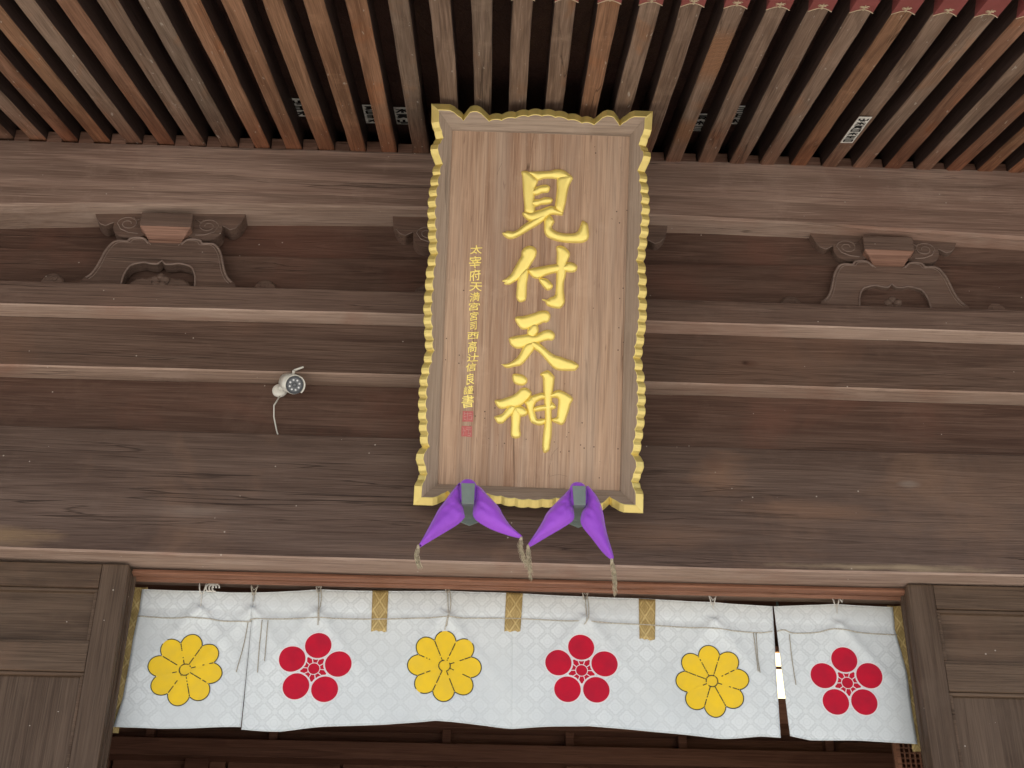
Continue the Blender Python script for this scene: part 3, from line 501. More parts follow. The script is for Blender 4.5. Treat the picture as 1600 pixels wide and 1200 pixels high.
# ------------------------------------------------------------------ setting
def sheet(name, x0, x1, y0, y1, z, mm):
    o = mesh(name, [(x0,y0,z),(x1,y0,z),(x1,y1,z),(x0,y1,z)], [(0,1,2,3)], mm); o['kind'] = 'structure'; return o
sheet('ground', -400, 400, -400, 400, 0.0, M_ground)
b = MB(); b.box(-5.2, 5.2, -1.6, 7.0, 0.0, .55); b.box(-2.6, 2.6, -2.1, -1.6, 0.0, .28)
o = b.build('stone_base', M_stone); o['kind'] = 'structure'

# ------------------------------------------------------------------ the hall
hall = empty('shrine_hall', (0, 0, .55), 'dark weathered timber shrine hall with deep raftered eaves and an open panelled doorway', 'building')
c_ = .006
def sec_A(x):
    t_, bt = poly_at(A_TOP, x), poly_at(A_BOT, x)
    return [(-.105, t_), (-.108, t_-.07), (-.105, bt+.012), (-.098, bt), (.24, bt), (.24, t_)]
beam('eave_purlin', sec_A, [W_purlin, W_under], [0, 0, 1, 1, 0, 0], hall)
def yb(x): return .02-.018*max(-2.6, min(2.6, x))
def sec_W(x): return [(yb(x), 5.46), (yb(x), 5.16), (.24, 5.16), (.24, 5.46)]
beam('wall_board', sec_W, W_board, [0]*4, hall)
def sec_G(x):
    gt = poly_at(G_TOP, x); y = yb(x)-.02
    return [(yb(x)+.002, gt), (y, gt-.007), (y, 4.93), (.2, 4.93), (.2, gt)]
beam('wall_board', sec_G, W_board, [0]*5, hall)
def sec_B(x):
    t_, bt = poly_at(B_TOP, x), poly_at(B_BOT, x)
    return [(-.100, t_), (-.105, t_-.005), (-.105, bt+.005), (-.100, bt), (.24, bt), (.24, t_)]
beam('head_beam', sec_B, [W_beam, W_under], [0, 0, 1, 1, 0, 0], hall)
def sec_C(x):
    t_, bt = poly_at(B_BOT, x)-.002, poly_at(C_BOT, x)
    return [(-.020, t_), (-.020, bt+.006), (-.014, bt), (.24, bt), (.24, t_)]
beam('tie_beam', sec_C, [W_tie, W_under], [0, 1, 1, 0, 0], hall)
def sec_D(x):
    t_, bt = poly_at(C_BOT, x)-.002, poly_at(E_TOP, x)-.03
    return [(.070, t_), (.070, bt), (.24, bt), (.24, t_)]
beam('wall_board', sec_D, W_board, [0]*4, hall)
def sec_E(x):
    t_, bt = poly_at(E_TOP, x), poly_at(E_BOT, x)
    return [(.004, t_), (0, t_-.004), (0, bt+.007), (.007, bt), (.30, bt), (.30, t_-.002)]
beam('lintel', sec_E, [W_lintel, W_under], [0, 0, 1, 1, 0, 0], hall)

# head track under the lintel, two steps
b = MB(); b.box(-1.252, 1.728, .130, .205, 3.801, 3.812); b.box(-1.252, 1.728, .119, .158, 3.791, 3.8005); b.box(-1.252, 1.728, .166, .205, 3.791, 3.8005)
bev(b.build('door_track', W_kamoi, hall), .003)

# rafters: built once in their own frame (x across, y outwards, z up), then copied
slope = R(21.97)
PITCH, RW, RH, RL0, RL1 = .13875, .0345, .112, -.9, 1.77
d_out = Vector((-.023, -math.cos(slope), -math.sin(slope))).normalized()
z_up = (Vector((0, 0, 1))-d_out*d_out.z).normalized()
x_ac = d_out.cross(z_up).normalized()
RM = Matrix((x_ac, d_out, z_up)).transposed().to_4x4()
CAPY = 1.645
def rafter_mesh(seed):
    rnd = random.Random(seed); ns = 16; vs = []; fs = []
    off = [0.0]*4
    for i in range(ns+1):
        y = RL0+(RL1-RL0)*i/ns
        ph = seed*1.7
        wv = [math.sin(y*2.3+ph+k)*.0022+rnd.uniform(-.0013, .0013) for k in range(4)]
        ch = .005+.003*max(0, math.sin(y*3.1+ph))
        x0, x1 = -RW+wv[0], RW+wv[1]
        vs += [(x0+ch, y, wv[2]*.5), (x1-ch*.8, y, wv[3]*.5), (x1, y, ch), (x1, y, RH), (x0, y, RH), (x0, y, ch)]
    for i in range(ns):
        for k in range(6): fs.append((i*6+k, i*6+(k+1) % 6, (i+1)*6+(k+1) % 6, (i+1)*6+k))
    fs.append(tuple(range(6))[::-1]); fs.append(tuple(ns*6+k for k in range(6)))
    me = bpy.data.meshes.new('rafter'); me.from_pydata(vs, [], fs); me.update()
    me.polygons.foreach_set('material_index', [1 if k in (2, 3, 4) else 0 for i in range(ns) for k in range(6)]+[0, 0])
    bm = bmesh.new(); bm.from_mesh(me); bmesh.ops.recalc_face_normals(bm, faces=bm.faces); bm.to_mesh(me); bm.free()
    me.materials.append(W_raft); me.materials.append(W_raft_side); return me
def cap_mesh():
    """painted copper shoe: under plate with an ogee notch, and two cheeks with a sloped lower edge"""
    b = MB(); w_ = RW+.004; zt = -.004
    edge = [(-w_, CAPY-.008), (-w_*.72, CAPY+.004), (-w_*.36, CAPY+.016), (-w_*.12, CAPY+.019), (0, CAPY+.034), (w_*.12, CAPY+.019), (w_*.36, CAPY+.016), (w_*.72, CAPY+.004), (w_, CAPY-.008)]
    end = RL1+.006
    n = len(edge)
    vs = [(x, y, zt) for x, y in edge]+[(x, end, zt) for x, y in edge]+[(x, y, zt+.003) for x, y in edge]+[(x, end, zt+.003) for x, y in edge]
    fs = []
    for i in range(n-1):
        fs += [(i, i+1, n+i+1, n+i), (2*n+i, 2*n+i+1, i+1, i)]
    b.add(vs, fs)
    for s in (-1, 1):
        x = s*w_; x2 = s*(w_-.003)
        b.add([(x, CAPY-.008, zt), (x, end, zt), (x, end, RH+.003), (x, CAPY+.055, RH+.003), (x2, CAPY-.008, zt), (x2, end, zt), (x2, end, RH), (x2, CAPY+.055, RH)],
              [(0,1,2,3), (0,3,7,4), (4,7,6,5)])
    b.box(-w_, w_, end, end+.003, zt, RH+.003)
    me = bpy.data.meshes.new('cap'); me.from_pydata(b.v, [], b.f); me.update()
    bm = bmesh.new(); bm.from_mesh(me); bmesh.ops.recalc_face_normals(bm, faces=bm.faces); bm.to_mesh(me); bm.free()
    me.materials.append(M_cap)
    g = MB()
    g.tube([(x, y, zt-.001) for x, y in edge], .0016, 5)
    ht = CAPY+.034
    for s in (-1, 1):
        g.tube([(0, ht-.004, zt-.002), (s*.004, ht+.010, zt-.002), (s*.012, ht+.013, zt-.002), (s*.017, ht+.006, zt-.001)], .0017, 5, taper=[1.4, 1.2, 1, .4])
        g.tube([(s*.002, ht+.004, zt-.002), (s*.009, ht+.003, zt-.002), (s*.014, ht-.004, zt-.001)], .0015, 5, taper=[1.2, 1, .4])
    g.tube([(0, ht-.014, zt-.002), (0, ht+.008, zt-.002), (0, ht+.020, zt-.001)], .0030, 6, taper=[1.3, 1, .35])
    mg = bpy.data.meshes.new('cap_crest'); mg.from_pydata(g.v, [], g.f); mg.update(); mg.materials.append(M_capline)
    return me, mg
rafter_variants = [rafter_mesh(k) for k in range(6)]
capm, crestm = cap_mesh()
k0 = int(round((-3.3+.265)/PITCH)); k1 = int(round((3.5+.265)/PITCH))
rr = random.Random(3)
for k in range(k0, k1+1):
    x = -.265+.0355+k*PITCH+rr.uniform(-.0025, .0025)
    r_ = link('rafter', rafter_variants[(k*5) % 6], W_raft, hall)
    if k == 8:
        r_.data = r_.data.copy(); r_.data.materials[0] = W_raft_bold; r_['label'] = 'rafter with bold orange flame grain'
    mm = RM.copy(); mm.translation = Vector((x, -.105, 5.7085+.004*max(0, abs(x)-1)))
    r_.matrix_basis = mm
    link('cap', capm, M_cap, r_); link('cap_crest', crestm, M_capline, r_)
    # filler block between this rafter and the next one, standing on the purlin
    fb = MB(); xa = x+RW+.002; xb = x+PITCH-RW-.002
    y0 = -.098+rr.uniform(-.003, .003); hb = .062+rr.uniform(-.004, .004)
    cx = (xa+xb)/2; zf = 5.705
    fb.add([(xa, y0, zf), (xb, y0, zf), (xb, y0, zf+hb), (xa, y0, zf+hb), (xa, y0+.03, zf), (xb, y0+.03, zf), (xb, y0+.03, zf+hb+.01), (xa, y0+.03, zf+hb+.01)],
           [(0,1,2,3), (3,2,6,7), (4,7,6,5), (0,3,7,4), (1,5,6,2)])
    bev(fb.build('filler_block', W_block, hall), .003)
# closing board behind the filler blocks, so that no daylight comes through the roof space
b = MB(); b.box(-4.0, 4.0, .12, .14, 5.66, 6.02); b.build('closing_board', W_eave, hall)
# boards above the rafters
def on_roof(x, y, z):
    return Vector((x, -.105, 5.7085))+d_out*y+z_up*z
by = -.9; i = 0
while by < 1.77:
    wd = .19+.02*((i*7) % 3)
    e = min(by+wd, 1.77)
    vs = []
    for x in (-4.0, 4.0):
        vs += [on_roof(x, by, RH+.002), on_roof(x, e-.004, RH+.007), on_roof(x, e-.004, RH+.025), on_roof(x, by, RH+.020)]
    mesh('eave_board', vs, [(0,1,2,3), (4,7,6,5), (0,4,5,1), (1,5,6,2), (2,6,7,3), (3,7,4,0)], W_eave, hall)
    by = e; i += 1
# edge beam on the rafter ends, second tier boards and the roof itself, out over the steps
def slab(name, y0, y1, z0, z1, mm, x=4.6):
    vs = [on_roof(sx, yy, zz) for sx in (-x, x) for (yy, zz) in ((y0, z0), (y1, z0), (y1, z1), (y0, z1))]
    return mesh(name, vs, [(0,1,2,3), (4,7,6,5), (0,4,5,1), (1,5,6,2), (2,6,7,3), (3,7,4,0)], mm, hall)
slab('edge_beam', 1.690, 1.80, RH+.0275, RH+.14, W_door_h, 4.0)
slab('roof', -6.0, 2.75, RH+.150, RH+.36, M_roof)
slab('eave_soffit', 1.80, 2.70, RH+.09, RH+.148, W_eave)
# paler ends of the edge planks seen between the shoes
# ------------------------------------------------------------------ frog-leg struts with bracket arm and block
def relief(outline, hole, y_front, depth, cx, name, mm, parent, step=.02, rim=.006):
    """plate with an outline and an optional opening, front at y_front, moulded rim round both edges"""
    pl_ = [Vector(p) for p in outline]
    loop = np.array([tuple(p) for p in pl_])
    hl = np.array([tuple(p) for p in hole]) if hole else None
    lo, hi = loop.min(0), loop.max(0)
    gx, gy = np.meshgrid(np.arange(lo[0], hi[0], step), np.arange(lo[1], hi[1], step)); g = np.stack([gx.ravel(), gy.ravel()], 1)
    ok = inside(g, loop) & (edge_dist(g, loop) > step*.5)
    if hole is not None: ok &= ~inside(g, hl) & (edge_dist(g, hl) > step*.5)
    g = g[ok]
    pts = [loop]+([hl] if hole is not None else [])+[g]
    allp = np.vstack(pts); n1 = len(loop); n2 = len(hl) if hole is not None else 0
    edges = [(i, (i+1) % n1) for i in range(n1)]+[(n1+i, n1+(i+1) % n2) for i in range(n2)]
    r = delaunay_2d_cdt([Vector(p) for p in allp], edges, [], 0, 1e-7)
    P = np.array([tuple(v) for v in r[0]]); F = []
    cen = np.array([P[list(f)].mean(0) for f in r[2]])
    keep = inside(cen, loop)
    if hole is not None: keep &= ~inside(cen, hl)
    F = [tuple(f) for f, k in zip(r[2], keep) if k]
    vs = [(p[0], y_front, p[1]) for p in P]; fs = list(F); b = len(vs)
    for lp in ([loop] if hole is None else [loop, hl]):
        b = len(vs); n = len(lp)
        vs += [(p[0], y_front, p[1]) for p in lp]+[(p[0], y_front+depth, p[1]) for p in lp]
        fs += [(b+i, b+(i+1) % n, b+n+(i+1) % n, b+n+i) for i in range(n)]
    return mesh(name, vs, fs, mm, parent)
def groove(path, y, r_, name, mm, parent, n=5):
    b = MB(); b.tube([(p[0], y, p[1]) for p in path], r_, n); return b.build(name, mm, parent, True)
def frog_leg(ox, flip):
    """outline measured on the left strut; ox its centre"""
    L_out = [(-1.60, 4.985), (-1.597, 5.028), (-1.5737, 5.0508), (-1.5561, 5.0856), (-1.5439, 5.1262), (-1.5321, 5.170), (-1.5104, 5.2116), (-1.4847, 5.2272), (-1.4471, 5.2258), (-1.4352, 5.2409), (-1.4079, 5.2467), (-1.3791, 5.242), (-1.357, 5.2177)]
    cx0 = -1.287
    half = [(x-cx0, z) for x, z in L_out]
    s = [(-.313, 4.972)]+smooth_loop(half[1:], 3, False)
    s = [tuple(p) for p in s]
    wide = [(-.335, 4.97)]+[tuple(p) for p in s[1:]]
    outl = [(ox+x, z) for x, z in wide]+[(ox-x, z) for x, z in reversed(wide)]
    hin = [(-.152, 4.985), (-.150, 5.022), (-.1446, 5.0563), (-.127, 5.094), (-.101, 5.1065), (-.0695, 5.1135), (-.0454, 5.107), (-.0174, 5.1058), (0, 5.124)]
    hs = [tuple(p) for p in smooth_loop(hin[:-1], 3, False)]
    hole = [(ox+x, z) for x, z in hs]+[(ox, 5.124)]+[(ox-x, z) for x, z in reversed(hs)]
    st = relief(outl, hole, -.05, .055, ox, 'frog_leg_strut', W_carve, hall, .03)
    # raised double rim
    rim = [(ox+x*.985, z-.004) for x, z in wide[2:]]; rim2 = [(2*ox-x, z) for x, z in rim]
    b = MB()
    for rm in (rim, rim2):
        b.tube([(p[0], -.050, p[1]) for p in rm], .0050, 6)
        b.tube([(p[0]+(.011 if p[0] < ox else -.011), -.050, p[1]-.006) for p in rm], .0022, 5)
    hr = [(p[0]*1.0, p[1]+.003) for p in hole[1:-1]]
    b.tube([(p[0], -.0505, p[1]) for p in hr], .0042, 6)
    b.build('rim_moulding', W_rim, st, True)
    # carved cloud and blossom inside the opening
    b = MB()
    cl = [(-.13, 5.02), (-.115, 5.046), (-.085, 5.062), (-.06, 5.061), (-.035, 5.070), (0, 5.078), (.035, 5.070), (.06, 5.061), (.085, 5.062), (.115, 5.046), (.13, 5.02), (.13, 4.975), (-.13, 4.975)]
    P, F, h = pillow([(ox+x, z) for x, z in [tuple(p) for p in smooth_loop(cl, 3)]], .008, .012, .012)
    b.add([(p[0], -.012-hh, p[1]) for p, hh in zip(P, h)], F)
    b.build('cloud_carving', W_carve, st, True)
    b = MB()
    for k in range(5):
        an = R(90+72*k); pc = Vector((math.cos(an)*.022, 5.038+math.sin(an)*.022))
        pet = [(ox+pc.x+math.cos(a)*.020, pc.y+math.sin(a)*.020) for a in [2*math.pi*j/16 for j in range(16)]]
        P, F, h = pillow(pet, .006, .014, .018)
        b.add([(p[0], -.024-hh-.001*k, p[1]) for p, hh in zip(P, h)], F)
    for s_ in (-1, 1):
        lf = [(ox+s_*x, z) for x, z in [(.03, 5.004), (.05, 5.022), (.075, 5.024), (.092, 5.012), (.095, 4.985), (.03, 4.985)]]
        P, F, h = pillow([tuple(p) for p in smooth_loop(lf, 3)], .006, .012, .016)
        b.add([(p[0], -.024-hh, p[1]) for p, hh in zip(P, h)], F)
    b.build('blossom_carving', W_carve, st, True)
    # curled feet out to the sides
    for s_ in (-1, 1):
        ft = [(ox+s_*x, z) for x, z in [(.385, 4.975), (.390, 5.018), (.405, 5.046), (.432, 5.060), (.462, 5.052), (.482, 5.028), (.487, 4.975)]]
        P, F, h = pillow([tuple(p) for p in smooth_loop(ft, 3)], .008, .012, .014)
        b = MB(); b.add([(p[0], -.030-hh, p[1]) for p, hh in zip(P, h)], F)
        n = len(P); b.tube([(ox+s_*(.432+.019*math.cos(a)*(1-a/9)), -.0425, 5.022+.019*math.sin(a)*(1-a/9)) for a in [j*.5 for j in range(14)]], .0022, 5)
        b.build('curled_foot', W_carve, st, True)
    return st
def bracket_arm(cx, host, ext=0.0):
    half = [(-.322, 5.4145), (-.318, 5.375), (-.303, 5.335), (-.285, 5.312), (-.262, 5.303), (-.238, 5.318), (-.228, 5.322), (-.229, 5.300), (-.222, 5.275), (-.205, 5.257), (-.175, 5.247), (-.13, 5.247), (-.09, 5.262)]
    half = [(x-ext, z) for x, z in half]
    s = [half[0]]+[tuple(p) for p in smooth_loop(half[1:], 3, False)]
    out = [(cx+x, z) for x, z in s]+[(cx-x, z) for x, z in reversed(s)]
    arm = relief(out, None, -.045, .075, cx, 'bracket_arm', W_carve, host, .03)
    b = MB()
    for sg in (-1, 1):
        sp = []
        for j in range(26):
            a = j*.38; r_ = .040*(1-j/34)
            sp.append((cx+sg*(-.168-r_*math.cos(a)*1.15), -.0455, 5.318+r_*.92*math.sin(a)))
        sp = [(cx+sg*(-.12), -.0455, 5.268), (cx+sg*(-.160), -.0455, 5.272), (cx+sg*(-.196), -.0455, 5.288)]+sp
        sp = [(x-sg*ext, y_, z_) for x, y_, z_ in sp]
        b.tube(sp, .0026, 5)
        b.tube([(cx+sg*-.115, -.0455, 5.35), (cx+sg*-.135, -.0455, 5.335), (cx+sg*-.150, -.0455, 5.352)], .0022, 5)
        b.tube([(cx+sg*x, -.0455, z) for x, z in half[2:7]], .0022, 5)
    o = b.build('scroll_carving', W_rim, arm, True); o['kind'] = 'stuff'
    return arm
def bearing_block(cx, host):
    b = MB(); a, c2 = .108, .068; yf, yk = -.088, .03
    b.box(cx-a, cx+a, yf, yk, 5.281, 5.349)
    cv = []
    for j in range(5):
        t_ = j/4; q = a-(a-c2)*(1-(1-t_)**1.8); yy = yf+.040*(1-(1-t_)**1.8); cv.append((q, yy, 5.279-t_*.064))
    vs = []; fs = []
    for q, yy, z in cv: vs += [(cx-q, yy, z), (cx+q, yy, z), (cx+q, yk, z), (cx-q, yk, z)]
    for i in range(4):
        for k in range(4): fs.append((i*4+k, i*4+(k+1) % 4, i*4+4+(k+1) % 4, i*4+4+k))
    fs += [(3, 2, 1, 0), (16, 17, 18, 19)]
    b.add(vs, fs, 1)
    return bev(b.build('bearing_block', [W_carve, W_block], host), .003)
for cx, ext in ((-1.287, 0.0), (.254, .272), (1.790, 0.0)):
    st = frog_leg(cx, 0)
    bracket_arm(cx, st, ext); bearing_block(cx, st)

# ------------------------------------------------------------------ panelled doors, jambs
def door(xa, xb, inner):
    """xa: edge at the opening, xb: outer edge"""
    s = 1 if xb > xa else -1
    dr = MB(); X = lambda d: xa+s*d
    bx = lambda b, d0, d1, y0, y1, z0, z1: b.box(min(X(d0), X(d1)), max(X(d0), X(d1)), y0, y1, z0, z1)
    W = abs(xb-xa)
    core = MB(); bx(core, .004, W-.004, .125, .150, .60, 3.806)
    dobj = core.build('door', W_door_v, hall)
    b = MB(); bx(b, 0, .100, .080, .124, .60, 3.809); bev(b.build('stile', W_door_v, dobj), .004)
    b = MB(); bx(b, W-.1, W, .080, .124, .60, 3.809); bev(b.build('stile', W_door_v, dobj), .004)
    rails = ((3.713, 3.809), (3.386, 3.494), (2.35, 2.46), (.60, .78))
    for z0, z1 in rails:
        b = MB(); bx(b, .1015, W-.1015, .083, .124, z0, z1); bev(b.build('rail', W_door_h, dobj), .003)
    for (z0, z1, ver) in ((3.494, 3.713, 0), (2.46, 3.386, 1), (.78, 2.35, 1)):
        b = MB(); t_ = .014
        bx(b, .1015, W-.1015, .092, .118, z1-t_, z1-.001); bx(b, .1015, W-.1015, .092, .118, z0+.001, z0+t_)
        bx(b, .1015, .1015+t_, .092, .118, z0+t_, z1-t_); bx(b, W-.1015-t_, W-.1015, .092, .118, z0+t_, z1-t_)
        bev(b.build('panel_moulding', W_door_h, dobj), .004, 3)
        b = MB()
        if ver:
            n = 2; x_ = .1015+t_; wd = (W-.203-2*t_)/n
            for i in range(n):
                b = MB(); bx(b, x_+i*wd+.0005, x_+(i+1)*wd-.0005, .108+.001*(i % 2), .124, z0+t_, z1-t_)
                bev(b.build('panel_board', W_door_v, dobj), .0015, 1)
        else:
            bx(b, .1015+t_, W-.1015-t_, .108, .124, z0+t_, z1-t_); b.build('panel_board', W_door_h, dobj)
    return dobj
door(-1.256, -2.45, 1)
door(1.716, 2.95, 1)
def jamb(x, s):
    """post at the side of the opening: three stepped strips whose narrow faces line the reveal"""
    for i, (dx, y0, y1, zt) in enumerate(((0.0, .127, .150, 3.812), (.0085, .151, .176, 3.812), (-.001, .177, .215, 3.812))):
        b = MB(); xa, xb = sorted((x+s*dx, x-s*.10))
        b.box(xa, xb, y0, y1, .60, zt); bev(b.build('door_jamb', W_door_v, hall), .003)
jamb(-1.252, 1); jamb(1.722, -1)

# columns and outer walls beyond the doors (outside the photograph)
for sx in (-1, 1):
    b = MB(); x = sx*3.1+.23
    b.revolve([(.15, 0), (.15, 3.25)], (x, .15, .55), (0, 0, 1), 20); b.build('column', W_door_v, hall, True)
    b = MB(); x0, x1 = sorted((x+sx*.12, x+sx*1.5)); b.box(x0, x1, .12, .18, .60, 3.81); b.build('outer_wall', W_door_v, hall)

# interior: closed dark room with ties, transom and ceiling
b = MB()
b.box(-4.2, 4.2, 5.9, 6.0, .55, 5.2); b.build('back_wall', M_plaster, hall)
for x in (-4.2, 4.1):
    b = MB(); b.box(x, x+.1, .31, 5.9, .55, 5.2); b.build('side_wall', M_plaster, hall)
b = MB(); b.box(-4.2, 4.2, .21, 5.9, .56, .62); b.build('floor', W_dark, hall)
for i in range(9):
    b = MB(); x = -4.08+i*.92; b.box(x, x+.915, .31, 5.9, 4.62+.004*(i % 2), 4.66); b.build('ceiling_board', W_dark, hall)
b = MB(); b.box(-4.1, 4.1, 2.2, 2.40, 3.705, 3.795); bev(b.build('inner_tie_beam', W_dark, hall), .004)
b = MB(); b.box(-4.1, 4.1, 2.2, 2.36, 3.875, 3.95); bev(b.build('inner_tie_beam', W_dark, hall), .004)
b = MB(); b.box(-4.1, 4.1, 2.30, 2.36, 3.795, 3.875); b.build('inner_transom', W_dark, hall)
for x in (-.93, -.05, .58, 1.16, 1.92, -1.55):
    b = MB(); b.box(x-.022, x+.022, 2.23, 2.30, 3.7955, 3.8745); bev(b.build('inner_strut', W_dark, hall), .003)
for i in range(14):
    b = MB(); x = -4.05+i*.58; b.box(x, x+.565, 2.30+.003*(i % 2), 2.33, 2.6, 3.704); b.build('inner_panel', W_dark, hall)
for i, x in enumerate((-1.30, .62, 2.0)):
    b = MB(); b.box(x-.06, x+.06, 2.24, 2.299, 2.6, 3.7045); bev(b.build('inner_post', W_dark, hall), .004)
for i in range(8):
    b = MB(); y = .7+i*.6
    if 2.1 < y < 2.5: continue
    b.box(-4.1, 4.1, y, y+.06, 4.54, 4.617); b.build('ceiling_joist', W_dark, hall)
# lattice panel just inside the right jamb
lat = MB(); lat.box(1.70, 1.715, .43, .47, .62, 3.34); lat.box(1.95, 1.965, .43, .47, .62, 3.34); lat.box(1.7155, 1.9495, .43, .47, 3.315, 3.34)
lo = lat.build('lattice_panel', W_kamoi, hall)
b = MB()
for i in range(11): b.box(1.732+i*.02, 1.737+i*.02, .442, .450, .62, 3.3145)
for i in range(40): b.box(1.7155, 1.9495, .4505, .458, 2.52+i*.02, 2.525+i*.02)
o = b.build('lattice_bars', W_kamoi, lo); o['kind'] = 'stuff'
b = MB(); b.box(1.70, 1.965, .48, .485, .62, 3.33); b.build('lattice_backing', W_dark, lo)

# ------------------------------------------------------------------ plaque
PB = Vector((0.24574445, -0.1, 3.99834787)); PU = Vector((0.99923375, -0.02995516, -0.02519121)); PV = Vector((0.01033389, -0.41887026, 0.90798729)); PN = PU.cross(PV)
def pw(u, v, d): return Vector((u, -d, v))          # plaque frame: across, into the board, up
plaque = empty('shrine_plaque', tuple(PB), 'tall leaning wooden name plaque with gold characters and a gold scalloped rim', 'plaque')
pmat = Matrix((PU, -PN, PV)).transposed().to_4x4(); pmat.translation = PB
plaque.matrix_basis = pmat; plaque['local_frame'] = 1
PRID, PPAN = .015, -.055
pu0, pu1, pv0, pv1 = -.349, .348, .082, 1.471
b = MB()
nb = 1
vs = []; fs = []
for i in range(25):
    for j in range(49):
        vs.append(pw(pu0-.01+(pu1-pu0+.02)*i/24, pv0-.01+(pv1-pv0+.02)*j/48, PPAN))
for i in range(24):
    for j in range(48): fs.append((i*49+j, (i+1)*49+j, (i+1)*49+j+1, i*49+j+1))
b.add(vs, fs)
b.add([pw(u, v, d) for d in (PPAN-.03, PPAN-.0005) for u, v in ((pu0-.02, pv0-.02), (pu1+.02, pv0-.02), (pu1+.02, pv1+.02), (pu0-.02, pv1+.02))], [(0,1,2,3), (0,1,5,4), (1,2,6,5), (2,3,7,6), (3,0,4,7)])
b.build('board', W_plaque, plaque)
left = [Vector(p) for p in SIDE]
cxp = 0.0
half_w = .432
toph = [Vector(p) for p in TOPE]
toph[0] = left[0].copy(); 
ymax = left[0].y; ymin = left[-1].y
def edge_side(name, outer, inward, pan_a, pan_b, mitre):
    """outer: list of (u,v); inward unit vector; frame face runs to the board edge pan_a->pan_b"""
    n = len(outer); wd = .0285
    L = [0.0]
    for i in range(1, n): L.append(L[-1]+(outer[i]-outer[i-1]).length)
    ridge = [p+inward*wd for p in outer]
    tot = outer[-1]-outer[0]
    ax = tot.normalized()
    ridge[0] = outer[0]+inward*wd+ax*wd; ridge[-1] = outer[-1]+inward*wd-ax*wd
    for i in range(1, n-1):           # keep ridge points inside the mitre
        s = (ridge[i]-outer[0]).dot(ax); s2 = max(wd, min(tot.length-wd, s)); ridge[i] += ax*(s2-s)
    vs = []; fs = []; mi = []
    for i in range(n):
        t_ = max(0, min(1, (ridge[i]-ridge[0]).dot(ax)/((ridge[-1]-ridge[0]).dot(ax))))
        q = pan_a.lerp(pan_b, t_)
        o_ = outer[i]
        back = o_+inward*.02
        r_ = ridge[i]
        sl = (PRID-PPAN-.010)/.0555
        dr_ = PPAN+.010+sl*abs((r_-pan_a).dot(inward))        # the frame board is a plane, so the rim follows it up and down
        db_ = dr_-PRID
        vs += [pw(back.x, back.y, db_-.03), pw(o_.x, o_.y, db_-.003), pw(o_.x+inward.x*.0015, o_.y+inward.y*.0015, db_), pw(r_.x, r_.y, dr_), pw(r_.x+inward.x*.0025, r_.y+inward.y*.0025, dr_-.001)]
        for f_ in (.33, .66, .93):
            mid = (r_+inward*.0025).lerp(q, f_)
            vs.append(pw(mid.x, mid.y, dr_-.001+(PPAN+.010-dr_)*f_))
        vs.append(pw(q.x, q.y, PPAN+.006)); vs.append(pw(q.x+inward.x*.001, q.y+inward.y*.001, PPAN-.002))
    m_ = 10
    for i in range(n-1):
        for k in range(m_-1):
            fs.append((i*m_+k, (i+1)*m_+k, (i+1)*m_+k+1, i*m_+k+1)); mi.append(0 if k <= 3 else 1)
    hor = abs(inward.y) > .5
    # split: gold edge and wooden frame board are two parts
    fa = [f for f, q in zip(fs, mi) if q == 0]; fb2 = [f for f, q in zip(fs, mi) if q == 1]
    for nm, ff, mt in (('frame_board', fb2, W_pframe_h if hor else W_pframe), ('gold_rim', fa, M_edge)):
        used = sorted({i for f in ff for i in f}); ix = {v: i for i, v in enumerate(used)}
        mesh(nm, [vs[i] for i in used], [tuple(ix[i] for i in f) for f in ff], mt, plaque)
right = [Vector((-p.x, p.y)) for p in left]
topl = toph+[Vector((-p.x, p.y)) for p in reversed(toph[:-1])]
botl = [Vector((p.x, ymin-(p.y-ymax))) for p in topl]
for lst, u in ((topl, ymax), (botl, ymin)):
    pass
# meet exactly at the corners
bl = left[-1]; botl = [Vector((p.x*(bl.x/-.432), p.y)) for p in botl]
botl[0] = bl.copy(); botl[-1] = Vector((-bl.x, bl.y))
A_, B_, C2_, D_ = Vector((pu0, pv0)), Vector((pu1, pv0)), Vector((pu1, pv1)), Vector((pu0, pv1))
edge_side('left', left, Vector((1, 0)), D_, A_, 1)
edge_side('right', right, Vector((-1, 0)), C2_, B_, 1)
edge_side('top', topl, Vector((0, -1)), D_, C2_, 1)
edge_side('bottom', botl, Vector((0, 1)), A_, B_, 1)
# big characters, one raised piece per character, a rounded ridge per brush stroke
for strokes in KANJI:
    b = MB()
    for j, st in enumerate(strokes):
        pl2 = smooth_loop(st, 4)
        ar = sum(p.x*q.y-q.x*p.y for p, q in zip(pl2, pl2[1:]+pl2[:1])); sg = 1 if ar > 0 else -1
        nrm = [(pl2[(i+1) % len(pl2)]-pl2[i-1]).normalized() for i in range(len(pl2))]
        pl2 = [p+Vector((n_.y, -n_.x))*.0016*sg for p, n_ in zip(pl2, nrm)]
        P, F, h = pillow(pl2, .0036, .0135+.0006*j, .0190)
        b.add([pw(p[0], p[1], PPAN+.0002+hh) for p, hh in zip(P, h)], F)
    b.build('character', M_gold, plaque, True)
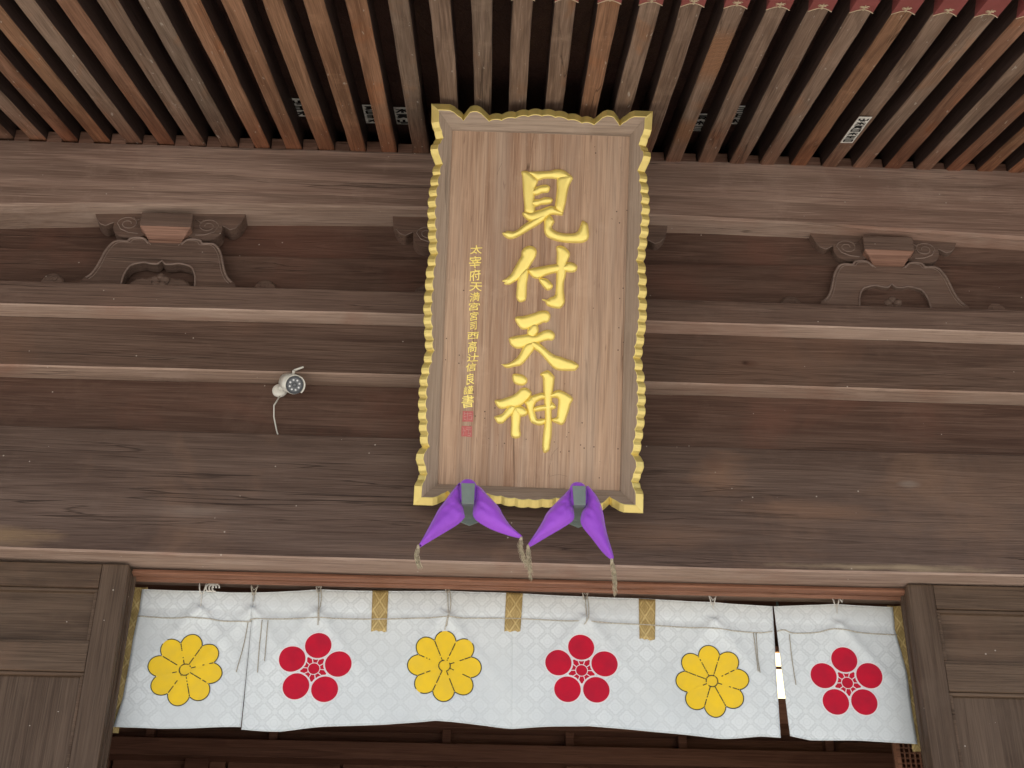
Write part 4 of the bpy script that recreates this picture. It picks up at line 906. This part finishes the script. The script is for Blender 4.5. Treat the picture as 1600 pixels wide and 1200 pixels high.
# small inscription
dg = bpy.context.evaluated_depsgraph_get()
for ch, u, v, wid, hgt in SMALL:
    cv = bpy.data.curves.new('inscription', 'FONT'); cv.body = ch; cv.size = 1.0; cv.extrude = .02; cv.offset = .004; cv.resolution_u = 3
    to = bpy.data.objects.new('inscription', cv); COL.objects.link(to)
    dg.update()
    me = bpy.data.meshes.new_from_object(to.evaluated_get(dg))
    bpy.data.objects.remove(to); bpy.data.curves.remove(cv)
    co = np.zeros(len(me.vertices)*3); me.vertices.foreach_get('co', co); co = co.reshape(-1, 3)
    c0 = (co.min(0)+co.max(0))/2; ext = max(co[:, 1].max()-co[:, 1].min(), (co[:, 0].max()-co[:, 0].min())*.9)
    sy_ = hgt/(co[:, 1].max()-co[:, 1].min()); sx_ = wid/(co[:, 0].max()-co[:, 0].min()); nv = []
    rq = random.Random(ord(ch)+int(v*1000)); ra = rq.uniform(-.09, .07)
    for p in co-c0:
        x = p[0]*sx_; y = p[1]*sy_+x*.15
        x, y = x*math.cos(ra)-y*math.sin(ra)+.0012*math.sin(y*190), x*math.sin(ra)+y*math.cos(ra)+.0010*math.sin(x*210)
        nv.append(pw(u+x, v+y, PPAN+.0012+p[2]*.05))
    fs = [tuple(pp.vertices) for pp in me.polygons]
    bpy.data.meshes.remove(me)
    mesh('small_character', nv, fs, M_gold, plaque)
for k, (u, v) in enumerate(SEALS):
    b = MB(); hw = .0205
    rs = random.Random(k+4)
    loop = []
    for (x0, y0, x1, y1) in ((-1, -1, 1, -1), (1, -1, 1, 1), (1, 1, -1, 1), (-1, 1, -1, -1)):
        for j in range(5):
            loop.append((u+hw*(x0+(x1-x0)*j/5)+rs.uniform(-.0008, .0008), v+hw*(y0+(y1-y0)*j/5)+rs.uniform(-.0008, .0008)))
    P, F, d = fill(loop, .006)
    b.add([pw(p[0], p[1], PPAN+.0012) for p in P], F)
    ln = [((-.7, .5), (.75, .55)), ((-.05, .8), (-.1, -.8)), ((-.75, -.1), (-.2, 0)), ((.2, .1), (.8, .2)), ((.75, .3), (.7, -.7)), ((.15, -.5), (.7, -.6)), ((-.7, -.55), (-.3, -.7)), ((-.65, .8), (-.7, .2))] if k == 0 else \
         [((-.75, .7), (-.5, .2)), ((-.1, .65), (.8, .68)), ((-.1, .35), (.8, .3)), ((.35, .3), (.3, -.5)), ((-.8, .05), (-.2, .1)), ((-.55, -.1), (-.7, -.8)), ((.2, -.4), (.75, -.3)), ((.75, -.3), (.7, -.75)), ((.2, -.75), (.7, -.75))]
    for (x0, y0), (x1, y1) in ln:
        b.tube([pw(u+x0*hw, v+y0*hw, PPAN+.0013), pw(u+x1*hw, v+y1*hw, PPAN+.0013)], .0011, 5, 1)
    b.build('seal', [M_seal, M_sealcut], plaque)
for path in ([(.108, .240), (.090, .222), (.083, .196), (.076, .160), (.070, .128)], [(.080, .128), (.112, .136), (.145, .130)], [(-.150, 1.345), (-.162, 1.315), (-.166, 1.300)]):
    b = MB(); rc = random.Random(len(path)); b.tube([pw(u+rc.uniform(-.002, .002), v, PPAN-.0003) for u, v in [tuple(q) for q in smooth_loop(path, 4, False)]], .0006, 4); b.build('crack', M_black, plaque)
# hanging rods behind the plaque up to the purlin
for s in (-1, 1):
    b = MB(); b.tube([pw(s*.25, 1.40, -.07), pmat.inverted() @ Vector((.25+s*.25, -.09, 5.62))], .008, 8); b.build('hanging_rod', M_iron, plaque)

# ------------------------------------------------------------------ iron brackets and cushions
lab_b = ('grey green iron bracket holding the bottom edge of the plaque below the red seals', 'grey green iron bracket holding the bottom edge of the plaque at the right cushion')
lab_c = ('purple satin cushion with gold tassels under the plaque, below the red seals', 'purple satin cushion with gold tassels under the plaque, nearer the right corner')
for k in range(2):
    B = BRK[k]
    (tx0, tz), (tx1, tz2) = B['top']; (fx0, fz), (fx1, fz2) = B['fold']; (ex0, ez), (ex1, ez2) = B['end']
    br = empty('plaque_bracket', ((tx0+tx1)/2, 0, ez), lab_b[k], 'bracket', 'iron brackets under the plaque')
    th_ = .008
    b = MB(); y = -.248
    prof = [(y, tz, tx0, tx1), (y, fz, fx0, fx1), (-.02, ez-.003, ex0, ex1), (-.009, ez-.003, ex0, ex1)]
    vs = []
    for (yy, zz, xa, xb) in prof: vs += [(xa, yy, zz), (xb, yy, zz)]
    vs += [(tx0, y+th_, tz), (tx1, y+th_, tz), (fx0, y+th_, fz+th_), (fx1, y+th_, fz+th_), (ex0, -.02, ez+th_), (ex1, -.02, ez+th_), (ex0, -.009, ez+th_), (ex1, -.009, ez+th_)]
    fs = [(0,1,3,2), (2,3,5,4), (4,5,7,6), (8,10,11,9), (10,12,13,11), (12,14,15,13), (0,8,9,1), (6,7,15,14), (0,2,10,8), (2,4,12,10), (4,6,14,12), (1,9,11,3), (3,11,13,5), (5,13,15,7)]
    b.add(vs, fs); bev(b.build('strap', M_iron, br), .002)
    p = B['plate']; cx = p[1][0]; hw_ = .038
    pts = [(cx-hw_, p[1][1]+.017), (cx, p[1][1]), (cx+hw_, p[1][1]+.017), (cx+hw_, p[1][1]+.10), (cx-hw_, p[1][1]+.10)]
    b = MB(); b.add([(x, -.008, z) for x, z in pts]+[(x, .001, z) for x, z in pts], [(0,1,2,3,4), (0,5,6,1), (1,6,7,2), (2,7,8,3), (3,8,9,4), (4,9,5,0)])
    bev(b.build('wall_plate', M_iron, br), .0015)
    # cushion
    cu_ = empty('purple_cushion', (cx, -.2, 4.04), lab_c[k], 'cushion', 'purple cushions under the plaque')
    for q in CUSH[k]:
        loop = [tuple(p_) for p_ in smooth_loop(q, 3)]
        P, F, h = pillow(loop, .008, .034, .050)
        cxs = (tx0+tx1)/2
        h = np.array([hh+(.005*math.sin(math.atan2(p_[1]-3.99, p_[0]-cxs)*19)+.003*math.sin(p_[1]*150+p_[0]*70))*min(1, hh/.012)*math.exp(-math.hypot(p_[0]-cxs, p_[1]-3.97)/.075) for p_, hh in zip(P, h)])
        b = MB()
        yc = lambda z: -.20
        b.add([(p_[0], yc(p_[1])-hh, p_[1]) for p_, hh in zip(P, h)], F)
        b.add([(p_[0], yc(p_[1])+hh*.6, p_[1]) for p_, hh in zip(P, h)], F)
        o = b.build('lobe', M_purple, cu_, True)
        # piped seam along the outline
        b = MB(); b.tube([(p_[0], -.2, p_[1]) for p_ in loop]+[(loop[0][0], -.2, loop[0][1])], .0016, 5); b.build('seam', M_purple, o, True)
    mid = [( (tx0+tx1)/2+x, z) for x, z in ((-.034, 4.0), (-.030, 4.043), (-.014, 4.062), (.012, 4.062), (.030, 4.043), (.034, 4.0), (.026, 3.968), (-.026, 3.968))]
    P, F, h = pillow([tuple(p_) for p_ in smooth_loop(mid, 3)], .007, .016, .022)
    b = MB(); b.add([(p_[0], -.205-hh, p_[1]) for p_, hh in zip(P, h)], F); b.add([(p_[0], -.205+hh, p_[1]) for p_, hh in zip(P, h)], F)
    b.build('gathered_middle', M_purple, cu_, True)
    for j in range(2):
        tp = TASS[k*2+j]; b = MB(); rt_ = random.Random(k*5+j)
        a0 = Vector((tp[0][0], -.2, tp[0][1]))
        b.revolve([(.003, .004), (.0055, 0), (.006, -.008), (.004, -.014), (.005, -.018)], a0, (0, 0, 1), 8)
        for s_ in range(30):
            pts = []; ox, oy = rt_.gauss(0, .0042), rt_.gauss(0, .004); ph = rt_.uniform(0, 6); ln = rt_.uniform(.75, 1.12)
            for q in range(14):
                t_ = q/13; f_ = min(t_*ln, 1.12)*(len(tp)-1); i0 = min(int(f_), len(tp)-2); fr = f_-i0
                x = tp[i0][0]+(tp[i0+1][0]-tp[i0][0])*fr; z = tp[i0][1]+(tp[i0+1][1]-tp[i0][1])*fr
                wig = .0022*math.sin(t_*26+ph)*min(1, t_*3)
                pts.append((x+ox*min(1, t_*4+.25)+wig, -.2+oy*min(1, t_*4+.25)+.0018*math.cos(t_*23+ph), z))
            b.tube(pts, .0007, 4)
        b.build('tassel', M_tassel, cu_)

# ------------------------------------------------------------------ curtain
nor = empty('shrine_curtain', (.2, .25, 3.78), 'white damask half curtain with yellow and crimson flower crests hung across the doorway', 'curtain')
tie_x = [t_[0][0] for t_ in TIES]
def cloth_y(x, z):
    y = .250
    s = max(0.0, min(1.0, (3.80-z)/.55))
    y += .010*s*math.sin(x*7.3+.8)+.006*s*math.sin(x*15.1+2.0+z*3)
    y += .0035*math.sin(x*22+z*9)*s
    for tx in tie_x:                      # pulls under the ties
        d = x-tx; r_ = math.hypot(d, (z-3.73)*1.0)
        y -= .006*math.exp(-(d/.05)**2)*math.exp(-((z-3.73)/.09)**2)
        for sg in (-1, 1):
            q = (d*sg*.80-(3.71-z)*.62); along = d*sg*.62+(3.71-z)*.8
            if along > 0: y -= .012*math.exp(-(q/.022)**2)*math.exp(-along/.20)
    y += .003*math.exp(-((z-3.700)/.011)**2) # pressed fold line above the cord
    y += .0018*math.sin(x*9)*math.exp(-((z-3.70)/.03)**2)
    return y
def interp(pts, x, key=0, val=1):
    pts = sorted(pts, key=lambda p: p[key])
    if x <= pts[0][key]: return pts[0][val]
    for a, b2 in zip(pts, pts[1:]):
        if x <= b2[key]:
            f_ = (x-a[key])/(b2[key]-a[key]+1e-9); return a[val]+(b2[val]-a[val])*f_
    return pts[-1][val]
panels = []
for k in range(3):
    tp, bt = N_TOP[k], N_BOT[k]
    lt = N_LEFT if k == 0 else ([tp[0], bt[0]]); rtp = N_RIGHT if k == 2 else ([tp[-1], bt[-1]])
    nx = max(30, int((tp[-1][0]-tp[0][0])/.012)); nz = 56
    vs = []; fs = []
    for i in range(nx+1):
        u = i/nx
        xt = tp[0][0]+(tp[-1][0]-tp[0][0])*u; xb = bt[0][0]+(bt[-1][0]-bt[0][0])*u
        zt = interp(tp, xt); zb = interp(bt, xb)
        for j in range(nz+1):
            v = j/nz; z = zt+(zb-zt)*v
            xl = interp(lt, z, 1, 0); xr = interp(rtp, z, 1, 0)
            x = xl+(xr-xl)*u
            vs.append((x, cloth_y(x, z), z))
    for i in range(nx):
        for j in range(nz): fs.append((i*(nz+1)+j, i*(nz+1)+j+1, (i+1)*(nz+1)+j+1, (i+1)*(nz+1)+j))
    o = mesh('cloth_panel', vs, fs, M_cloth, nor, True)
    md = o.modifiers.new('thick', 'SOLIDIFY'); md.thickness = .0016; md.offset = 1.0 if False else 0.0
    # hem stitched along the bottom edge and folded top edge
    b = MB(); row = [vs[i*(nz+1)+nz] for i in range(nx+1)]
    b.tube([(p[0], p[1]-.001, p[2]+.001) for p in row], .0022, 5)
    b.build('hem', M_cloth, o, True); b = MB()
    row = [vs[i*(nz+1)] for i in range(nx+1)]
    b.tube([(p[0], p[1]-.0005, p[2]-.0005) for p in row], .0022, 5)
    b.build('top_fold', M_cloth, o, True)
# seam down the middle
b = MB(); b.tube([(.2011+(.2059-.2011)*t_/20, cloth_y(.2035, 3.80-.535*t_/20)-.0014, 3.80-.535*t_/20) for t_ in range(21)], .0011, 5)
b.build('seam', M_cloth, nor, True)
# pressed fold ridge above the cord on each panel
def surf(x, z, d): return (x, cloth_y(x, z)-d, z)
def disc(loop, d, mats, name, parent, step=.008, mi=0):
    P, F, _ = fill(loop, step)
    return mesh(name, [surf(p[0], p[1], d) for p in P], F, mats, parent, True)
def ribbon(b, path, wd, d, mi=0):
    n = len(path); vs = []
    for i, p in enumerate(path):
        a = Vector(path[max(0, i-1)]); c = Vector(path[min(n-1, i+1)]); t_ = (c-a).normalized(); nn = Vector((-t_.y, t_.x))*wd/2
        vs += [surf(p[0]+nn.x, p[1]+nn.y, d), surf(p[0]-nn.x, p[1]-nn.y, d)]
    b.add(vs, [(2*i, 2*i+1, 2*i+3, 2*i+2) for i in range(n-1)], mi)
def yellow(cx, cz, rot, seed):
    rs = random.Random(seed); R0 = .1425
    def to(r_, a): return (cx+r_*math.sin(a+rot), cz+r_*math.cos(a+rot))
    cr_ = []
    core = [to(.60*R0, 2*math.pi*j/40) for j in range(40)]
    crest = disc(core, .0010, M_yellow, 'flower_crest', nor)
    ink = MB()
    for k in range(8):
        a = k*math.pi/4
        arc = []
        # lobe: half ellipse bulging past its notches
        for j in range(21):
            q = -1.78+3.56*j/20
            rr_ = .665+.320*math.cos(q); tt = .290*math.sin(q)
            px, py = rr_*R0, tt*R0
            r2, a2 = math.hypot(px, py), math.atan2(py, px)
            lim = math.pi/8*1.003
            arc.append(to(r2, a+max(-lim, min(lim, a2))))
        petal = [to(.150*R0, a-math.pi/8*1.0), to(.150*R0, a), to(.150*R0, a+math.pi/8*1.0)]
        loop = petal+list(reversed(arc))
        disc(loop, .0018, M_yellow, 'petal', crest)
        if rs.random() < .85: ribbon(ink, arc[2:19], .0034, .0030)
        else: ribbon(ink, arc[2:9], .0034, .0030); ribbon(ink, arc[11:19], .0034, .0030)
        # dashed line between petals
        a3 = a+math.pi/8; r_ = .16
        while r_ < .74:
            l_ = rs.choice((.03, .05, .12, .22)); e = min(r_+l_, .75)
            if rs.random() < .74: ribbon(ink, [to(r_*R0, a3), to(e*R0, a3)], .0036, .0030)
            r_ = e+rs.choice((.012, .02, .05))
    a = 0
    while a < 2*math.pi:
        e = min(a+rs.choice((.3, .6, 1.2)), 2*math.pi)
        if rs.random() < .8: ribbon(ink, [to(.155*R0, a+(e-a)*j/6) for j in range(7)], .0036, .0034)
        a = e+rs.choice((.03, .1))
    ink.build('outline', M_black, crest)
def plum(cx, cz, rot):
    R0 = .1425
    def to(r_, a): return (cx+r_*R0*math.sin(a+rot), cz+r_*R0*math.cos(a+rot))
    def circ(a, rad, n=36):
        c = to(.652, a); return [(c[0]+rad*R0*math.cos(2*math.pi*j/n), c[1]+rad*R0*math.sin(2*math.pi*j/n)) for j in range(n)]
    back = MB()
    for k in range(5):
        P, F, _ = fill(circ(k*2*math.pi/5, .385), .012); back.add([surf(p[0], p[1], .0012+.0001*k) for p in P], F)
    star = []
    rad = .372; n = 9
    for k in range(5):       # concave side facing petal k
        a = k*2*math.pi/5; c = Vector(to(.652, a))
        for j in range(n):
            ph = -.62+1.24*j/(n-1)
            d = Vector((cx, cz))-c; d.normalize()
            q = Vector((d.x*math.cos(ph)+d.y*math.sin(ph), -d.x*math.sin(ph)+d.y*math.cos(ph)))
            star.append(tuple(c+q*rad*R0))
    star.sort(key=lambda p: math.atan2(p[0]-cx, p[1]-cz))
    P, F, _ = fill(star, .01); back.add([surf(p[0], p[1], .0020) for p in P], F)
    crest = back.build('flower_crest', M_pale, nor, True)
    for k in range(5): disc(circ(k*2*math.pi/5, .353), .0026, M_red, 'petal', crest)
    ctr = [to(.150, 2*math.pi*j/28) for j in range(28)]
    disc(ctr, .0030, M_red, 'flower_centre', crest)
    # ten cells between centre and petals
    def rad_out(a):
        best = 9
        for k in range(5):
            a0 = k*2*math.pi/5; c = (.652*math.sin(a0), .652*math.cos(a0)); d = (math.sin(a), math.cos(a))
            bq = d[0]*c[0]+d[1]*c[1]; disc_ = bq*bq-(.652**2-.392**2)
            if disc_ > 0 and bq > 0: best = min(best, bq-math.sqrt(disc_))
        return min(best, .372)
    for k in range(10):
        a = k*math.pi/5
        hwid = math.pi/10
        g = .012
        lo_, hi_ = a-hwid, a+hwid
        inn = [(.172, lo_+g/.172), (.172, a), (.172, hi_-g/.172)]
        outp = [(max(.19, rad_out(lo_+(hi_-lo_)*j/8)-.006), (lo_+g/.25)+((hi_-lo_)-2*g/.25)*j/8) for j in range(9)]
        loop = [to(r_, q) for r_, q in inn]+[to(r_, q) for r_, q in reversed(outp)]
        disc(loop, .0030, M_red, 'stamen_cell', crest, .02)
for j, (kd, cx, cz) in enumerate(CREST):
    if kd == 'y': yellow(cx, cz, (.12, 0, 0, 0, -.06, 0)[j] if j != 2 else 0.0, j)
    else: plum(cx, cz, {1: .10, 3: 0.0, 5: -.02}[j])
# gold brocade tabs
for k, t_ in enumerate(TABS):
    (x0, z0), (x1, z1), (x2, z2), (x3, z3) = t_
    n, mm_ = 14, 6; vs = []; fs = []
    for i in range(n+1):
        f_ = i/n
        for j in range(mm_+1):
            g = j/mm_; x = (x0+(x2-x0)*f_)*(1-g)+(x1+(x3-x1)*f_)*g; z = (z0+(z2-z0)*f_)*(1-g)+(z1+(z3-z1)*f_)*g
            fr = 0.0 if i < n else ((j*37+k*11) % 5-2)*.0016
            vs.append(surf(x, z+fr, .0030+.002*math.sin(f_*3.1)))
    for i in range(n):
        for j in range(mm_): fs.append((i*(mm_+1)+j, i*(mm_+1)+j+1, (i+1)*(mm_+1)+j+1, (i+1)*(mm_+1)+j))
    o = mesh('gold_tab', vs, fs, M_brocade, nor, True); md = o.modifiers.new('thick', 'SOLIDIFY'); md.thickness = .003; md.offset = 1
# brocade borders at both sides, behind the white cloth
for sx, lst, w_ in ((-1, N_LEFT, .05), (1, N_RIGHT, .05)):
    vs = []; fs = []; n = 30
    for i in range(n+1):
        z = 3.79-(3.79-3.21)*i/n; xe = interp(lst, z, 1, 0)
        if sx < 0: xa, xb = xe+.02, xe-.05-.008*math.sin(i*.9)
        else: xa, xb = xe-.02, xe+.05+.008*math.sin(i*.9)
        for j in range(5): x = xa+(xb-xa)*j/4; vs.append((x, cloth_y(x, z)+.004+.004*math.sin(i*.7+j), z))
    for i in range(n):
        for j in range(4): fs.append((i*5+j, i*5+j+1, i*5+6+j, i*5+5+j))
    mesh('brocade_border', vs, fs, M_brocade, nor, True)
# cords
def path3(pts, d, sub=4):
    q = smooth_loop(pts, sub, False); return [surf(p.x, p.y, d) for p in q]
for c in CORD:
    b = MB(); b.tube(path3(c, .0035), .0024, 6); b.build('cross_cord', M_cord, nor, True)
for c in THREADS:
    b = MB(); b.tube(path3(c, .0040), .0015, 5); b.build('hanging_thread', M_thread, nor, True)
rod_z = 3.86
b = MB(); b.tube([(-1.45, .262, rod_z), (1.95, .262, rod_z)], .012, 8); b.build('curtain_rod', W_dark, nor, True)
for k, c in enumerate(TIES):
    b = MB(); x0, z0 = c[0]; wt = M_whitecord if k in (0, 5, 6) else M_cord
    zt = 3.80 if k else 3.805
    for s in (-1, 1):
        b.tube([(x0+s*.004, .246, z0-.012), (x0+s*.010, .238, z0+.012), (x0+s*.016, .244, zt+.02), (x0+s*.012, .262, rod_z+.014)], .0024, 6)
    if k == 0:
        for q in range(3): b.tube([(x0+.028+.012*q+.014*math.cos(a), .238, z0+.016+.016*math.sin(a)) for a in [i*.6 for i in range(9)]], .0034, 6)
    elif k == 6:
        b.tube([(x0+.01, .236, z0+.03), (x0+.022, .234, z0+.005), (x0+.030, .238, z0+.028), (x0+.026, .240, z0+.045)], .0030, 6)
    else:
        b.tube([(x0-.014, .238, z0+.030), (x0, .234, z0+.004), (x0+.018, .238, z0+.026)], .0020, 6)
    pts = path3(c if len(c) > 2 else [c[0], ((c[0][0]+c[1][0])/2+.001, (c[0][1]+c[1][1])/2), c[1]], .0045)
    b.tube(pts, .0020, 6)
    if k in (2, 3, 4): b.tube([(p[0]+.007+.004*math.sin(i*.8), p[1]-.001, p[2]+.004) for i, p in enumerate(pts[:-1])], .0019, 6)
    b.build('tie_cord', wt, nor, True)

# ------------------------------------------------------------------ security camera
sec = empty('security_camera', (-.755, .07, 4.55), 'small white security camera with stub antenna on the dark wall board left of the plaque', 'camera')
base = Vector((-.758, .07, 4.580))
b = MB(); b.revolve([(.028, 0), (.030, .004), (.030, .012), (.025, .019), (.016, .022)], base, (0, -1, 0), 28); b.build('mount', M_camwhite, sec, True)
b = MB(); b.revolve([(.0028, 0), (.0028, .003)], base+Vector((-.018, -.0175, -.002)), (0, -1, 0), 8); b.build('screw', M_camdark, sec, True)
b = MB(); b.tube([base+Vector((.004, -.018, 0)), base+Vector((.022, -.040, .010))], .014, 12); b.build('neck', M_camwhite, sec, True)
face = Vector((-.683, -.062, 4.535)); ax = Vector((.38, -.79, -.58)).normalized()
rear = face-ax*.118
b = MB(); b.revolve([(.004, 0), (.027, .001), (.034, .010), (.0380, .030), (.0380, .112), (.0370, .116)], rear, ax, 28)
o = b.build('body', M_camwhite, sec, True); o.data.polygons.foreach_set('use_smooth', [len(p.vertices) <= 4 for p in o.data.polygons])
# sun hood: upper half shell reaching past the face
vs = []; fs = []; n = 18
aa = ax.cross(Vector((0, 0, 1))).normalized(); bb = aa.cross(ax).normalized()
for h in (.02, .128):
    for r_ in (.0387, .0413):
        for i in range(n+1):
            an = R(-35+250*i/n); vs.append(rear+ax*h+(aa*math.cos(an)+bb*math.sin(an))*r_)
m_ = n+1
for i in range(n):
    fs += [(i, i+1, 2*m_+i+1, 2*m_+i), (m_+i, 3*m_+i, 3*m_+i+1, m_+i+1), (i, m_+i, m_+i+1, i+1), (2*m_+i, 2*m_+i+1, 3*m_+i+1, 3*m_+i)]
fs += [(0, 2*m_, 3*m_, m_), (n, m_+n, 3*m_+n, 2*m_+n)]
mesh('hood', vs, fs, M_camwhite, sec, True)
b = MB(); b.revolve([(.0365, .1165), (.0365, .1185), (.0285, .1185), (.0280, .1165)], rear, ax, 28); b.build('bezel', M_camdark, sec)
b = MB(); b.revolve([(.0280, .1155), (.0280, .1168)], rear, ax, 28); b.build('led_ring', M_camgrey, sec)
b = MB()
for i in range(8):
    an = 2*math.pi*i/8+.3; p = rear+(aa*math.cos(an)+bb*math.sin(an))*.0203
    b.revolve([(.0042, .1165), (.0038, .1186), (.0016, .1198)], p, ax, 10)
b.build('led', M_led, sec, True)
b = MB(); b.revolve([(.0098, .1165), (.0098, .1200), (.0070, .1204)], rear, ax, 18, 0); b.revolve([(.0066, .1203), (.0040, .1216), (.001, .1220)], rear, ax, 14, 1)
b.build('lens', [M_camdark, M_camgrey], sec)
pa = rear+ax*.05+bb*.034
b = MB(); b.tube([pa, pa+bb*.020], .0058, 10); ant = pa+bb*.020
b.tube([ant-ax*.004-aa*.002, ant+Vector((.038, -.012, .010))], .0048, 10, taper=[1.1, .75]); b.build('antenna', M_camwhite, sec, True)
b = MB(); b.tube([tuple(base+Vector((.004, -.012, -.028))), (-.772, .045, 4.50), (-.768, .05, 4.45), (-.752, .055, 4.39), (-.728, .060, 4.325)], .0030, 6); b.build('cable', M_camwhite, sec, True)

# ------------------------------------------------------------------ pasted votive slips
def slip(P0, ex, ey, nrm, wd, ln, style, seed, label):
    """paper slip with printed block characters; ex across, ey along (top of the text first)"""
    e = empty('paper_slip', tuple(P0), label, 'paper slip', 'paper slips pasted under the eaves')
    rs = random.Random(seed); b = MB(); q = lambda u, v, d: P0+ex*u+ey*v+nrm*d
    vs = []
    for i in range(5):
        for j in range(3): vs.append(q(wd*(j/2-.5)+rs.uniform(-.001, .001), ln*(i/4-.5)+rs.uniform(-.001, .001), .0012+rs.uniform(0, .0006)))
    b.add(vs, [(i*3+j, i*3+j+1, i*3+4+j, i*3+3+j) for i in range(4) for j in range(2)])
    b.build('paper', M_paper if style == 1 else M_slipline, e)
    k = MB()
    def bar(u0, v0, u1, v1, t_, d=.0026):
        a = Vector((u0, v0)); c = Vector((u1, v1)); n_ = (c-a).normalized(); n_ = Vector((-n_.y, n_.x))*t_/2
        k.add([q(*(a+n_), d), q(*(a-n_), d), q(*(c-n_), d), q(*(c+n_), d)], [(0, 1, 2, 3)])
    rows = style_rows[seed]
    hgt = ln*.92/len(rows)
    for i, g in enumerate(rows):
        v0 = ln*.46-hgt*(i+.5)
        for (x0, y0, x1, y1) in g:
            bar(x0*wd*.4, v0+y0*hgt*.42, x1*wd*.4, v0+y1*hgt*.42, min(wd*.13, hgt*.17) if style == 1 else min(wd*.16, hgt*.20), .0028+.0001*(len(k.f) % 9))
    k.build('print', M_paperink, e)
    return e
G1 = [(-.9, .7, .9, .7), (-.9, 0, .9, 0), (-.9, -.7, .9, -.7), (0, .9, 0, -.9)]
G2 = [(-.8, .8, -.8, -.8), (.8, .8, .8, -.8), (-.8, .8, .8, .8), (-.8, 0, .8, 0), (-.8, -.8, .8, -.8)]
G3 = [(-.9, .4, .9, .4), (0, .9, 0, -.9), (-.1, .3, -.9, -.8), (.1, .3, .9, -.8)]
G4 = [(-.8, .8, -.8, -.2), (0, .8, 0, -.2), (.8, .8, .8, -.2), (-.9, -.3, .9, -.3), (-.5, -.8, .5, -.8)]
G5 = [(-.9, .8, .9, .8), (-.6, .4, .6, .4), (-.6, .4, -.6, -.4), (.6, .4, .6, -.4), (-.6, 0, .6, 0), (-.6, -.4, .6, -.4), (-.9, -.9, -.2, -.5), (.9, -.9, .2, -.5)]
style_rows = {0: [G4, G1, G3], 1: [G5, G2, G1, G3], 2: [G3, G5, G4], 3: [G5, G3, G2], 4: [G2, G1, G3], 5: [G4, G3, G5, G2, G3, G1, G2]}
dn = -z_up
slips = [(0, (-.732, -.31), .075, .22, 0, 'faded paper slip on the dark eave board, farthest left of the plaque'),
         (1, (-.434, -.262), .075, .23, 0, 'faded framed paper slip with small dense print, middle one of three left of the plaque'),
         (2, (-.305, -.255), .075, .215, 0, 'torn faded paper slip on the eave board nearest the plaque on its left'),
         (3, (.962, -.30), .062, .22, 0, 'dark printed paper slip on the eave board nearest the plaque on its right'),
         (4, (1.100, -.40), .062, .225, 0, 'dark printed paper slip on the eave board right of the orange grained rafter')]
for seed, (x, y), wd, ln, style, lab in slips:
    t_ = (-.105-y)/math.cos(slope)
    P0 = on_roof(x, t_, RH+.001)+d_out*0
    P0 = Vector((x, P0.y, P0.z))
    slip(P0+dn*.002, x_ac, d_out, dn, wd, ln, style, seed, lab)
P0 = Vector((1.550, -.575, 0)); t_ = (-.105-P0.y)/math.cos(slope); q = on_roof(0, t_, 0); P0.z = q.z; P0.y = q.y
slip(P0+dn*.004, x_ac, d_out, dn, .052, .32, 1, 5, 'long white paper slip with black print on a rafter underside')

# ------------------------------------------------------------------ lit lantern inside, seen through the slit of the curtain
lan = empty('paper_lantern', (1.55, 1.2, 3.66), 'lit square paper lantern glowing through the slit in the curtain', 'lantern')
lx, ly, lz0, lz1, hw = 1.47, 1.2, 3.665, 3.905, .13
b = MB(); b.box(lx-hw+.006, lx+hw-.006, ly-hw+.006, ly+hw-.006, lz0+.012, lz1-.012); b.build('paper_shade', M_glow, lan)
b = MB()
for sx in (-1, 1):
    for sy in (-1, 1): b.box(lx+sx*hw-.007, lx+sx*hw+.007, ly+sy*hw-.007, ly+sy*hw+.007, lz0+.0135, lz1-.0135)
b.box(lx-hw-.012, lx+hw+.012, ly-hw-.012, ly+hw+.012, lz0-.008, lz0+.012); b.box(lx-hw-.012, lx+hw+.012, ly-hw-.012, ly+hw+.012, lz1-.012, lz1+.012)
b.box(lx-hw-.004, lx+hw+.004, ly-hw-.004, ly-hw+.002, lz0+.150, lz0+.162)
b.build('frame', W_kamoi, lan)
b = MB(); b.tube([(lx, ly, lz1+.012), (lx, ly, 4.62)], .006, 6); b.build('hanger', M_iron, lan)
